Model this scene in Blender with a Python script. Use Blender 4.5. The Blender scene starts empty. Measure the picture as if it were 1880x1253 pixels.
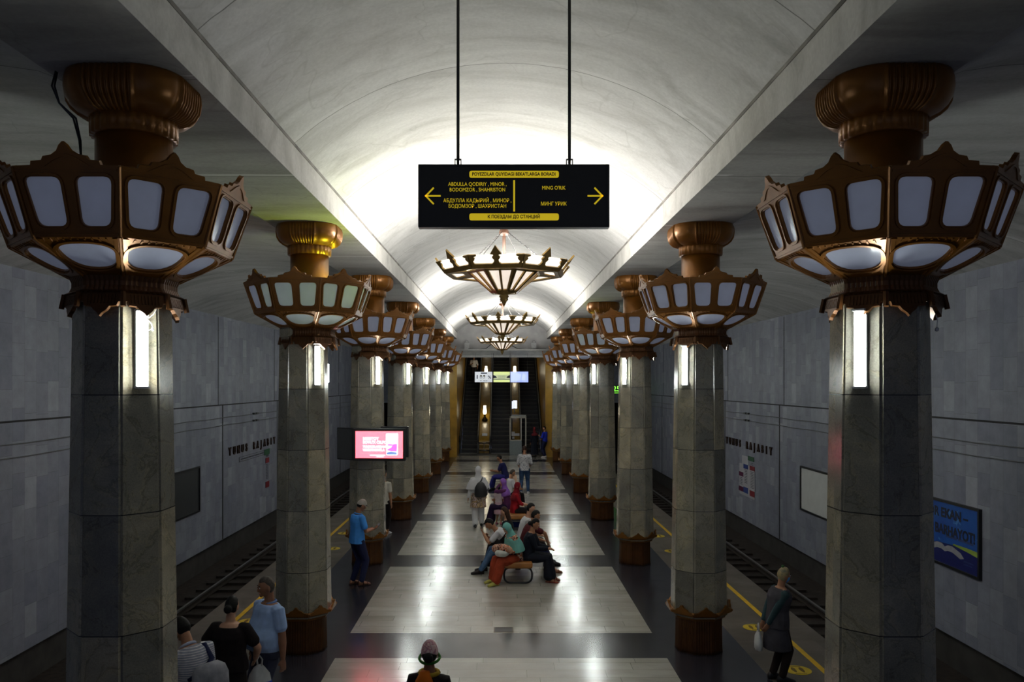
import bpy, bmesh, math, random
from mathutils import Vector, Matrix
from mathutils.geometry import tessellate_polygon

S = bpy.context.scene
COL = S.collection
PI = math.pi
R = math.radians

# ------------------------------------------------------------------ camera
# all sizes in metres; X to the right, Y down the hall, Z up; platform floor at z = 0
CAM_Z = 4.03
F_PX = 1480.0
cam_data = bpy.data.cameras.new('camera')
cam = bpy.data.objects.new('camera', cam_data)
COL.objects.link(cam)
cam.location = (0, 0, CAM_Z)
cam.rotation_euler = (R(90), 0, 0)
cam_data.sensor_width = 36.0
cam_data.lens = 36.0 * F_PX / 1880.0
cam_data.shift_x = 20.0 / 1880.0
cam_data.shift_y = 77.0 / 1880.0
cam_data.clip_start = 0.05
cam_data.clip_end = 300
S.camera = cam

# ------------------------------------------------------------------ world, exposure
w = bpy.data.worlds.new('world')
S.world = w
w.use_nodes = True
bg = w.node_tree.nodes['Background']
bg.inputs[0].default_value = (0.55, 0.65, 1.0, 1)
bg.inputs[1].default_value = 0.145
S.view_settings.view_transform = 'Standard'
S.view_settings.look = 'None'
S.view_settings.gamma = 1.0
S.view_settings.exposure = 0.0
S.view_settings.use_curve_mapping = False
S.cycles.max_bounces = 8
S.cycles.diffuse_bounces = 5
S.cycles.glossy_bounces = 4
S.cycles.transmission_bounces = 6
S.cycles.sample_clamp_indirect = 4.0
S.cycles.blur_glossy = 1.0
S.cycles.use_denoising = True

TUBE_E = 112.0        # tube lights on the columns
BULB_E = 620.0       # bulbs inside the hanging chandeliers

# ------------------------------------------------------------------ materials
MATS = {}


def new_mat(name):
    m = bpy.data.materials.new(name)
    m.use_nodes = True
    return m, m.node_tree, m.node_tree.nodes['Principled BSDF']


def mat(name, col, rough=0.6, metal=0.0, spec=0.5, var=0.12, scale=12.0, bump=0.0, emit=None, es=0.0, coat=0.0):
    """principled colour with procedural mottling"""
    if name in MATS:
        return MATS[name]
    m, nt, b = new_mat(name)
    b.inputs['Roughness'].default_value = rough
    b.inputs['Metallic'].default_value = metal
    b.inputs['Specular IOR Level'].default_value = spec
    b.inputs['Coat Weight'].default_value = coat
    tc = nt.nodes.new('ShaderNodeTexCoord')
    nz = nt.nodes.new('ShaderNodeTexNoise')
    nz.inputs['Scale'].default_value = scale
    nz.inputs['Detail'].default_value = 5
    nt.links.new(tc.outputs['Object'], nz.inputs['Vector'])
    rp = nt.nodes.new('ShaderNodeValToRGB')
    rp.color_ramp.elements[0].position = 0.3
    rp.color_ramp.elements[1].position = 0.7
    rp.color_ramp.elements[0].color = (*[c * (1 - var) for c in col], 1)
    rp.color_ramp.elements[1].color = (*[min(1, c * (1 + var)) for c in col], 1)
    nt.links.new(nz.outputs['Fac'], rp.inputs['Fac'])
    nt.links.new(rp.outputs['Color'], b.inputs['Base Color'])
    if bump:
        bp = nt.nodes.new('ShaderNodeBump')
        bp.inputs['Strength'].default_value = bump
        bp.inputs['Distance'].default_value = 0.02
        nt.links.new(nz.outputs['Fac'], bp.inputs['Height'])
        nt.links.new(bp.outputs['Normal'], b.inputs['Normal'])
    if emit:
        b.inputs['Emission Color'].default_value = (*emit, 1)
        b.inputs['Emission Strength'].default_value = es
    MATS[name] = m
    return m


def math_node(nt, op, a, b=None, c=None):
    n = nt.nodes.new('ShaderNodeMath')
    n.operation = op
    for i, v in enumerate((a, b, c)):
        if v is None:
            continue
        if isinstance(v, (int, float)):
            n.inputs[i].default_value = v
        else:
            nt.links.new(v, n.inputs[i])
    return n.outputs[0]


def mix_col(nt, fac, a, b, mode='MIX'):
    n = nt.nodes.new('ShaderNodeMix')
    n.data_type = 'RGBA'
    n.blend_type = mode
    for key, v in ((0, fac), (6, a), (7, b)):
        if isinstance(v, (int, float)):
            n.inputs[key].default_value = v
        elif isinstance(v, tuple):
            n.inputs[key].default_value = (*v, 1)
        else:
            nt.links.new(v, n.inputs[key])
    return n.outputs[2]


def ramp(nt, fac, stops):
    n = nt.nodes.new('ShaderNodeValToRGB')
    els = n.color_ramp.elements
    while len(els) < len(stops):
        els.new(0.5)
    for e, (p, c) in zip(els, stops):
        e.position = p
        e.color = (*c, 1) if len(c) == 3 else c
    nt.links.new(fac, n.inputs['Fac'])
    return n.outputs['Color']


def noise(nt, vec, scale, detail=5, rough=0.55, dist=0.0):
    n = nt.nodes.new('ShaderNodeTexNoise')
    n.inputs['Scale'].default_value = scale
    n.inputs['Detail'].default_value = detail
    n.inputs['Roughness'].default_value = rough
    n.inputs['Distortion'].default_value = dist
    if vec is not None:
        nt.links.new(vec, n.inputs['Vector'])
    return n.outputs['Fac']


def obj_coords(nt):
    tc = nt.nodes.new('ShaderNodeTexCoord')
    sp = nt.nodes.new('ShaderNodeSeparateXYZ')
    nt.links.new(tc.outputs['Object'], sp.inputs[0])
    return tc.outputs['Object'], sp.outputs[0], sp.outputs[1], sp.outputs[2]


def combine(nt, x, y, z=0.0):
    n = nt.nodes.new('ShaderNodeCombineXYZ')
    for i, v in enumerate((x, y, z)):
        if isinstance(v, (int, float)):
            n.inputs[i].default_value = v
        else:
            nt.links.new(v, n.inputs[i])
    return n.outputs[0]


def white_noise(nt, vec):
    n = nt.nodes.new('ShaderNodeTexWhiteNoise')
    nt.links.new(vec, n.inputs['Vector'])
    return n.outputs['Value']


def marble_mat():
    """grey-green slabs: each slab of each face has its own tone, thin dark joints between courses"""
    m, nt, b = new_mat('column_marble')
    vec, x, y, z = obj_coords(nt)
    oi = nt.nodes.new('ShaderNodeObjectInfo')
    rnd = oi.outputs['Random']
    course = math_node(nt, 'FLOOR', math_node(nt, 'DIVIDE', math_node(nt, 'SUBTRACT', z, 0.315), 0.905))
    ang = math_node(nt, 'ARCTAN2', y, x)
    face = math_node(nt, 'FLOOR', math_node(nt, 'DIVIDE', math_node(nt, 'ADD', ang, PI / 8), PI / 4))
    tone = white_noise(nt, combine(nt, course, face, math_node(nt, 'MULTIPLY', rnd, 57.0)))
    vadd = nt.nodes.new('ShaderNodeVectorMath')
    vadd.operation = 'ADD'
    nt.links.new(vec, vadd.inputs[0])
    nt.links.new(combine(nt, math_node(nt, 'MULTIPLY', tone, 31.0), math_node(nt, 'MULTIPLY', rnd, 19.0), 0.0), vadd.inputs[1])
    v2 = vadd.outputs[0]
    base = ramp(nt, noise(nt, v2, 1.6, 8, 0.62, 0.5), [(0.25, (0.168, 0.158, 0.136)), (0.5, (0.26, 0.243, 0.203)), (0.75, (0.42, 0.37, 0.28))])
    vein = ramp(nt, noise(nt, v2, 2.4, 9, 0.62, 0.9), [(0.47, (1, 1, 1)), (0.495, (0.62, 0.62, 0.58)), (0.51, (1.15, 1.1, 0.98)), (0.54, (1, 1, 1))])
    grain = ramp(nt, noise(nt, v2, 90, 3), [(0.3, (0.78, 0.78, 0.78)), (0.7, (1.2, 1.2, 1.2))])
    c = mix_col(nt, 0.85, base, vein, 'MULTIPLY')
    c = mix_col(nt, 0.8, c, grain, 'MULTIPLY')
    c = mix_col(nt, 1.0, c, ramp(nt, tone, [(0.0, (0.66, 0.67, 0.68)), (0.5, (0.98, 1.0, 0.98)), (1.0, (1.28, 1.22, 1.08))]), 'MULTIPLY')
    fr = math_node(nt, 'FRACT', math_node(nt, 'DIVIDE', math_node(nt, 'SUBTRACT', z, 0.315), 0.905))
    line = math_node(nt, 'LESS_THAN', fr, 0.009)
    c = mix_col(nt, line, c, (0.03, 0.03, 0.028))
    nt.links.new(c, b.inputs['Base Color'])
    b.inputs['Roughness'].default_value = 0.145
    b.inputs['Specular IOR Level'].default_value = 0.4
    return m


def wall_mat():
    """blue-grey marble cladding: narrow upright tiles with a random tone each, staggered by column"""
    m, nt, b = new_mat('wall_marble_tiles')
    vec, x, y, z = obj_coords(nt)
    u = math_node(nt, 'DIVIDE', y, 0.36)
    cu = math_node(nt, 'FLOOR', u)
    off = white_noise(nt, combine(nt, cu, 3.0, 0.0))
    v = math_node(nt, 'ADD', math_node(nt, 'DIVIDE', z, 0.56), off)
    cv = math_node(nt, 'FLOOR', v)
    tone = white_noise(nt, combine(nt, cu, cv, 7.0))
    base = ramp(nt, tone, [(0.0, (0.225, 0.240, 0.31)), (0.6, (0.265, 0.280, 0.345)), (0.9, (0.295, 0.312, 0.375)), (1.0, (0.37, 0.385, 0.45))])
    n = ramp(nt, noise(nt, vec, 3.0, 8, 0.7), [(0.3, (0.82, 0.82, 0.82)), (0.7, (1.15, 1.15, 1.15))])
    c = mix_col(nt, 1.0, base, n, 'MULTIPLY')
    big = ramp(nt, noise(nt, combine(nt, y, math_node(nt, 'MULTIPLY', z, 0.25)), 0.5, 4), [(0.35, (0.85, 0.85, 0.84)), (0.7, (1.1, 1.1, 1.1))])
    c = mix_col(nt, 1.0, c, big, 'MULTIPLY')
    fu = math_node(nt, 'FRACT', u)
    fv = math_node(nt, 'FRACT', v)
    ln = math_node(nt, 'MAXIMUM', math_node(nt, 'LESS_THAN', fu, 0.02), math_node(nt, 'LESS_THAN', fv, 0.014))
    c = mix_col(nt, math_node(nt, 'MULTIPLY', ln, 0.55), c, (0.12, 0.125, 0.13))
    nt.links.new(c, b.inputs['Base Color'])
    b.inputs['Roughness'].default_value = 0.5
    b.inputs['Specular IOR Level'].default_value = 0.3
    return m


def plaster_mat(name, col, joint=True):
    """whitewashed concrete with smears, stains and the joints between vault segments"""
    m, nt, b = new_mat(name)
    vec, x, y, z = obj_coords(nt)
    st = ramp(nt, noise(nt, combine(nt, math_node(nt, 'MULTIPLY', x, 0.35), math_node(nt, 'MULTIPLY', y, 1.3), z), 1.3, 8, 0.62, 0.8),
              [(0.28, (0.66, 0.66, 0.64)), (0.5, (0.95, 0.95, 0.94)), (0.72, (1.14, 1.14, 1.13))])
    c = mix_col(nt, 1.0, col, st, 'MULTIPLY')
    gr = ramp(nt, noise(nt, vec, 26, 4), [(0.3, (0.92, 0.92, 0.92)), (0.7, (1.06, 1.06, 1.06))])
    c = mix_col(nt, 1.0, c, gr, 'MULTIPLY')
    if joint:
        wob = math_node(nt, 'MULTIPLY', math_node(nt, 'SUBTRACT', noise(nt, vec, 1.7, 3), 0.5), 0.05)
        fr = math_node(nt, 'FRACT', math_node(nt, 'DIVIDE', math_node(nt, 'SUBTRACT', math_node(nt, 'ADD', y, wob), 0.39), 2.95))
        pale = math_node(nt, 'LESS_THAN', math_node(nt, 'ABSOLUTE', math_node(nt, 'SUBTRACT', fr, 0.985)), 0.014)
        pale = math_node(nt, 'MULTIPLY', pale, math_node(nt, 'GREATER_THAN', noise(nt, vec, 0.55, 2), 0.5))
        c = mix_col(nt, math_node(nt, 'MULTIPLY', pale, 0.5), c, (0.72, 0.72, 0.72))
        c = mix_col(nt, math_node(nt, 'MULTIPLY', math_node(nt, 'LESS_THAN', fr, 0.005), 0.7), c, (0.08, 0.08, 0.075))
        crack = ramp(nt, noise(nt, vec, 0.42, 3, 0.5, 0.6), [(0.497, (1, 1, 1)), (0.5, (0.55, 0.55, 0.53)), (0.503, (1, 1, 1))])
        c = mix_col(nt, 0.3, c, crack, 'MULTIPLY')
    nt.links.new(c, b.inputs['Base Color'])
    b.inputs['Roughness'].default_value = 0.75
    b.inputs['Specular IOR Level'].default_value = 0.25
    return m


def floor_mat(name, c0, c1, tile, rough, speck=0.25, joint=(0.05, 0.05, 0.05), spec=1.0, coat=0.45):
    """polished granite planks lying across the hall"""
    m, nt, b = new_mat(name)
    vec, x, y, z = obj_coords(nt)
    v = math_node(nt, 'DIVIDE', y, tile[1])
    cv = math_node(nt, 'FLOOR', v)
    u = math_node(nt, 'ADD', math_node(nt, 'DIVIDE', x, tile[0]), math_node(nt, 'MULTIPLY', white_noise(nt, combine(nt, cv, 1.0)), 5.0))
    cu = math_node(nt, 'FLOOR', u)
    tone = white_noise(nt, combine(nt, cu, cv, 2.0))
    base = ramp(nt, tone, [(0.0, c0), (1.0, c1)])
    g = ramp(nt, noise(nt, vec, 130, 2), [(0.32, (1 - speck,) * 3), (0.68, (1 + speck,) * 3)])
    c = mix_col(nt, 1.0, base, g, 'MULTIPLY')
    s = ramp(nt, noise(nt, combine(nt, math_node(nt, 'MULTIPLY', x, 0.4), y), 4.0, 6), [(0.3, (0.85, 0.85, 0.85)), (0.7, (1.1, 1.1, 1.1))])
    c = mix_col(nt, 1.0, c, s, 'MULTIPLY')
    ln = math_node(nt, 'MAXIMUM', math_node(nt, 'LESS_THAN', math_node(nt, 'FRACT', u), 0.006 / tile[0]), math_node(nt, 'LESS_THAN', math_node(nt, 'FRACT', v), 0.006 / tile[1]))
    c = mix_col(nt, math_node(nt, 'MULTIPLY', ln, 0.7), c, joint)
    nt.links.new(c, b.inputs['Base Color'])
    rr = ramp(nt, noise(nt, vec, 2.0, 5), [(0.3, (rough * 0.85,) * 3), (0.7, (rough * 1.2,) * 3)])
    nt.links.new(rr, b.inputs['Roughness'])
    b.inputs['Specular IOR Level'].default_value = spec
    b.inputs['Coat Weight'].default_value = coat
    b.inputs['Coat Roughness'].default_value = rough * 1.1
    return m


def glass_mat(name, col, transl=0.5, rough=0.22, glow=0.0, tint=(1.0, 0.95, 0.86)):
    """frosted pane: scatters on both sides, glossy surface"""
    m, nt, b = new_mat(name)
    b.inputs['Base Color'].default_value = (*col, 1)
    b.inputs['Roughness'].default_value = rough
    tr = nt.nodes.new('ShaderNodeBsdfTranslucent')
    tr.inputs[0].default_value = (*col, 1)
    mx = nt.nodes.new('ShaderNodeMixShader')
    mx.inputs[0].default_value = transl
    out = nt.nodes['Material Output']
    nt.links.new(b.outputs[0], mx.inputs[1])
    nt.links.new(tr.outputs[0], mx.inputs[2])
    nt.links.new(mx.outputs[0], out.inputs[0])
    vec, x, y, z = obj_coords(nt)
    c = ramp(nt, noise(nt, vec, 5.0, 4), [(0.3, tuple(k * 0.93 for k in col)), (0.7, tuple(min(1, k * 1.05) for k in col))])
    nt.links.new(c, b.inputs['Base Color'])
    nt.links.new(c, tr.inputs[0])
    if glow:
        b.inputs['Emission Color'].default_value = (*tint, 1)
        b.inputs['Emission Strength'].default_value = glow
    return m


def emit_mat(name, col, strength):
    if name in MATS:
        return MATS[name]
    m, nt, b = new_mat(name)
    b.inputs['Base Color'].default_value = (0.8, 0.8, 0.8, 1)
    b.inputs['Emission Color'].default_value = (*col, 1)
    b.inputs['Emission Strength'].default_value = strength
    MATS[name] = m
    return m


def stripe_mat(name, c0, c1, freq, axis=2, rough=0.8, width=0.35):
    m, nt, b = new_mat(name)
    co = obj_coords(nt)
    fr = math_node(nt, 'FRACT', math_node(nt, 'MULTIPLY', co[1 + axis], freq))
    c = mix_col(nt, math_node(nt, 'LESS_THAN', fr, width), c0, c1)
    g = ramp(nt, noise(nt, co[0], 25, 3), [(0.3, (0.85, 0.85, 0.85)), (0.7, (1.1, 1.1, 1.1))])
    c = mix_col(nt, 1.0, c, g, 'MULTIPLY')
    nt.links.new(c, b.inputs['Base Color'])
    b.inputs['Roughness'].default_value = rough
    return m


def print_mat(name, stops, scale, dist=1.0, rough=0.8):
    m, nt, b = new_mat(name)
    vec, x, y, z = obj_coords(nt)
    c = ramp(nt, noise(nt, vec, scale, 3, 0.5, dist), stops)
    nt.links.new(c, b.inputs['Base Color'])
    b.inputs['Roughness'].default_value = rough
    return m

# ------------------------------------------------------------------ mesh helpers
def link(name, me, m=None, parent=None, smooth=False, loc=None, rot=None):
    o = bpy.data.objects.new(name, me)
    COL.objects.link(o)
    if m is not None:
        if isinstance(m, (list, tuple)):
            for k in m:
                me.materials.append(k)
        else:
            me.materials.append(m)
    if parent is not None:
        o.parent = parent
    if loc is not None:
        o.location = loc
    if rot is not None:
        o.rotation_euler = rot
    if smooth:
        for p in me.polygons:
            p.use_smooth = True
    return o


def done(name, bm, m=None, parent=None, smooth=False, loc=None, rot=None, fix=True):
    if fix:
        bmesh.ops.recalc_face_normals(bm, faces=bm.faces[:])
    me = bpy.data.meshes.new(name)
    bm.to_mesh(me)
    bm.free()
    return link(name, me, m, parent, smooth, loc, rot)


def tag(o, label, cat, group=None, kind=None):
    o['label'] = label
    o['category'] = cat
    if group:
        o['group'] = group
    if kind:
        o['kind'] = kind
    return o


def struct(o):
    o['kind'] = 'structure'
    return o


def empty(name, loc=(0, 0, 0), rz=0.0):
    o = bpy.data.objects.new(name, None)
    COL.objects.link(o)
    o.location = loc
    o.rotation_euler = (0, 0, rz)
    o.empty_display_size = 0.1
    return o


def copy_tree(o, parent=None):
    c = o.copy()
    COL.objects.link(c)
    if parent is not None:
        c.parent = parent
    for ch in list(o.children):
        copy_tree(ch, c)
    return c


def box(bm, x0, x1, y0, y1, z0, z1, M=None):
    vs = [bm.verts.new((x, y, z)) for x in (x0, x1) for y in (y0, y1) for z in (z0, z1)]
    if M is not None:
        for v in vs:
            v.co = M @ v.co
    for f in ((0, 1, 3, 2), (4, 6, 7, 5), (0, 4, 5, 1), (2, 3, 7, 6), (0, 2, 6, 4), (1, 5, 7, 3)):
        bm.faces.new([vs[i] for i in f])
    return vs


def bevel_all(bm, w, seg=2):
    bmesh.ops.bevel(bm, geom=bm.edges[:], offset=w, segments=seg, affect='EDGES', profile=0.5)


def rings(bm, loops, cap0=True, cap1=True, closed=True):
    """skin a list of equal-length point loops"""
    rows = [[bm.verts.new(p) for p in lp] for lp in loops]
    n = len(rows[0])
    for a, b in zip(rows, rows[1:]):
        for i in range(n if closed else n - 1):
            j = (i + 1) % n
            bm.faces.new((a[i], a[j], b[j], b[i]))
    if cap0:
        bm.faces.new(rows[0][::-1])
    if cap1:
        bm.faces.new(rows[-1])
    return rows


def tube(bm, pts, r, n=8):
    """round bar along a polyline; r is one radius or one per point"""
    pts = [Vector(p) for p in pts]
    rs = r if isinstance(r, (list, tuple)) else [r] * len(pts)
    up = None
    loops = []
    for i, p in enumerate(pts):
        a = pts[max(i - 1, 0)]
        b = pts[min(i + 1, len(pts) - 1)]
        t = (b - a)
        if t.length < 1e-9:
            t = Vector((0, 0, 1))
        t.normalize()
        if up is None:
            up = Vector((0, 0, 1)) if abs(t.z) < 0.9 else Vector((0, 1, 0))
        s = t.cross(up)
        if s.length < 1e-6:
            s = t.orthogonal()
        s.normalize()
        up = s.cross(t).normalized()
        loops.append([p + (s * math.cos(2 * PI * k / n) + up * math.sin(2 * PI * k / n)) * rs[i] for k in range(n)])
    rings(bm, loops)


def lathe(bm, prof, n=24, c=(0, 0), cap=True):
    rings(bm, [[(c[0] + r * math.cos(2 * PI * k / n), c[1] + r * math.sin(2 * PI * k / n), z) for k in range(n)] for r, z in prof], cap, cap)


def ball(bm, c, r, nu=12, nv=8):
    rx, ry, rz = (r, r, r) if isinstance(r, (int, float)) else r
    m = bmesh.ops.create_uvsphere(bm, u_segments=nu, v_segments=nv, radius=1)
    for v in m['verts']:
        v.co = Vector((v.co.x * rx + c[0], v.co.y * ry + c[1], v.co.z * rz + c[2]))
    return m['verts']


def oct_pt(rad, a):
    """point of a regular octagon (flat faces to +-x, +-y) of circumradius rad in direction a"""
    k = (a + PI / 8) % (PI / 4) - PI / 8
    d = rad * math.cos(PI / 8) / math.cos(k)
    return d * math.cos(a), d * math.sin(a)


def oct_ring(rad, z, per=1, reed=0.0, only=None, rot=0.0, rnd=0.0):
    """octagon outline, each face split in `per` reeds bulging by `reed`"""
    out = []
    for f in range(8):
        a0 = f * PI / 4 - PI / 8
        p0 = Vector((rad * math.cos(a0), rad * math.sin(a0)))
        a1 = a0 + PI / 4
        p1 = Vector((rad * math.cos(a1), rad * math.sin(a1)))
        nrm = Vector((math.cos(f * PI / 4), math.sin(f * PI / 4)))
        sub = 4
        for i in range(per * sub):
            t = i / (per * sub)
            q = p0.lerp(p1, t)
            bulge = abs(math.sin(t * per * PI)) * reed if (only is None or f % 2 == only) else 0.0
            q = q + nrm * bulge
            if rnd:
                q = q.lerp(q.normalized() * rad * 0.97, rnd)
            out.append((q.x, q.y, z))
    if rot:
        c, s = math.cos(rot), math.sin(rot)
        out = [(x * c - y * s, x * s + y * c, zz) for x, y, zz in out]
    return out


def plate(bm, outer, holes, th, fn, w0=0.0):
    """flat panel with holes: 2-D loops mapped by fn(u, v, w) to 3-D, thickness th"""
    loops = [outer] + list(holes)
    tris = tessellate_polygon([[Vector((u, v, 0)) for u, v in lp] for lp in loops])
    flat = [p for lp in loops for p in lp]
    front = [bm.verts.new(fn(u, v, w0 + th)) for u, v in flat]
    back = [bm.verts.new(fn(u, v, w0)) for u, v in flat]
    for t in tris:
        try:
            bm.faces.new([front[i] for i in t])
            bm.faces.new([back[i] for i in reversed(t)])
        except ValueError:
            pass
    k = 0
    for lp in loops:
        n = len(lp)
        for i in range(n):
            j = (i + 1) % n
            bm.faces.new((front[k + i], front[k + j], back[k + j], back[k + i]))
        k += n


def round_poly(pts, r, seg=4):
    """2-D polygon with rounded corners"""
    out = []
    n = len(pts)
    for i in range(n):
        p0, p, p1 = (Vector(pts[(i - 1) % n]), Vector(pts[i]), Vector(pts[(i + 1) % n]))
        a = p + (p0 - p).normalized() * min(r, (p0 - p).length * 0.45)
        b = p + (p1 - p).normalized() * min(r, (p1 - p).length * 0.45)
        for k in range(seg + 1):
            t = k / seg
            q = a * (1 - t) ** 2 + p * 2 * t * (1 - t) + b * t ** 2
            out.append((q.x, q.y))
    return out


def grow(pts, d):
    """offset a convex-ish 2-D loop outward by d"""
    c = sum((Vector(p) for p in pts), Vector((0, 0))) / len(pts)
    n = len(pts)
    out = []
    for i in range(n):
        t = Vector(pts[(i + 1) % n]) - Vector(pts[(i - 1) % n])
        nn = Vector((t.y, -t.x))
        if nn.length < 1e-9:
            nn = Vector(pts[i]) - c
        nn.normalize()
        if nn.dot(Vector(pts[i]) - c) < 0:
            nn = -nn
        q = Vector(pts[i]) + nn * d
        out.append((q.x, q.y))
    return out


TXT = 0


def text_mesh(body, size, depth, m, name='lettering', parent=None, loc=(0, 0, 0), rot=(0, 0, 0), align='CENTER', sx=1.0, space=1.0, bold=0.0):
    cu = bpy.data.curves.new(name, 'FONT')
    cu.body = body
    cu.size = size
    cu.extrude = depth
    cu.align_x = align
    cu.align_y = 'CENTER'
    cu.space_character = space
    cu.offset = bold
    cu.resolution_u = 3
    t = bpy.data.objects.new(name, cu)
    COL.objects.link(t)
    bpy.context.view_layer.update()
    me = bpy.data.meshes.new_from_object(t.evaluated_get(bpy.context.evaluated_depsgraph_get()))
    bpy.data.objects.remove(t)
    bpy.data.curves.remove(cu)
    me.materials.clear()
    for v in me.vertices:
        v.co.x *= sx
    o = link(name, me, m, parent)
    o.location = loc
    o.rotation_euler = rot
    return o


FACE_CAM = (R(90), 0, 0)            # text upright, read from -y
FACE_PX = (R(90), 0, R(90))         # text on the wall at -x, read from +x
FACE_MX = (R(90), 0, R(-90))        # text on the wall at +x, read from -x

# ------------------------------------------------------------------ the setting
Y0 = -5.0            # the hall is built from behind the viewer
YV = 43.4            # end wall of the vault
YT = 50.0            # end of the track halls
BXL, BXR = -2.37, 2.45       # inner edges of the two beams
ZB, ZS = 6.40, 6.76          # beam underside, springing of the vault
XW = 8.3                     # track walls
WALL = wall_mat()
VAULT = plaster_mat('vault_plaster', (0.62, 0.62, 0.62))
BEAMM = plaster_mat('beam_plaster', (0.56, 0.55, 0.53), joint=False)
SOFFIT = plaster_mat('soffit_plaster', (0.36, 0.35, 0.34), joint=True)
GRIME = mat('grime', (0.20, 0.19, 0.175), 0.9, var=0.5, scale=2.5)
SIDEC = plaster_mat('side_ceiling_plaster', (0.50, 0.50, 0.50))
PALE = floor_mat('pale_granite', (0.40, 0.38, 0.333), (0.51, 0.485, 0.43), (1.1, 0.29), 0.195)
DARK = floor_mat('dark_granite', (0.018, 0.018, 0.026), (0.030, 0.030, 0.040), (1.0, 0.585), 0.20, 0.3, (0.008, 0.008, 0.01), 0.6, 0.0)
GREY = floor_mat('grey_granite', (0.098, 0.080, 0.062), (0.135, 0.115, 0.092), (1.4, 0.6), 0.42, 0.25, (0.05, 0.05, 0.05), 0.4, 0.0)
BLACK = mat('black_gap', (0.012, 0.012, 0.013), 0.8)
CHAR = mat('dark_concrete', (0.035, 0.032, 0.03), 0.9, var=0.3, scale=3)
BALLAST = mat('brown_trackbed', (0.022, 0.014, 0.010), 0.95, var=0.5, scale=9, bump=0.6)
STEEL = mat('rail_steel', (0.26, 0.25, 0.24), 0.4, 0.8)
RUST = mat('rusty_rail', (0.018, 0.011, 0.007), 0.9, 0.0)
TIMBER = mat('dark_sleeper', (0.026, 0.019, 0.015), 0.95, var=0.4)
CHROME = mat('chrome', (0.75, 0.75, 0.75), 0.15, 1.0, var=0.03)
BLACKM = mat('black_metal', (0.012, 0.012, 0.014), 0.4)
GREYM = mat('grey_metal', (0.22, 0.23, 0.24), 0.45, 0.3)
RUBBER = mat('black_rubber', (0.012, 0.012, 0.013), 0.5)
OCHRE = mat('ochre_marble', (0.34, 0.19, 0.022), 0.35, var=0.25, scale=2.5)
YELLOW = mat('yellow_paint', (0.75, 0.46, 0.015), 0.55, var=0.12, scale=6)
WHITEP = mat('white_plastic', (0.75, 0.75, 0.74), 0.4, var=0.04)

# floor: pale rectangles separated by dark bands, dark strips under the columns, grey edges along the tracks
bm = bmesh.new()


def quad(x0, x1, y0, y1, z, mi):
    f = bm.faces.new([bm.verts.new(p) for p in ((x0, y0, z), (x1, y0, z), (x1, y1, z), (x0, y1, z))])
    f.material_index = mi


XI, XD, XP = 2.43, 3.67, 5.10
k0 = 11.80 - 3 * 5.87
for k in range(9):
    ya = k0 + 5.87 * k
    yb = ya + 1.18
    yc = ya + 5.87
    quad(-XI, XI, ya, yb, 0, 1)
    quad(-XI, XI, yb, min(yc, 44.5), 0, 0)
quad(-XI, XI, k0 + 9 * 5.87 if k0 + 9 * 5.87 < 44.5 else 44.5, 49.5, 0, 1)
for s in (-1, 1):
    quad(min(s * XI, s * XD), max(s * XI, s * XD), k0, 49.5, 0, 1)
    quad(min(s * XD, s * XP), max(s * XD, s * XP), k0, YT, 0, 2)
floor = struct(done('floor', bm, (PALE, DARK, GREY)))

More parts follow.
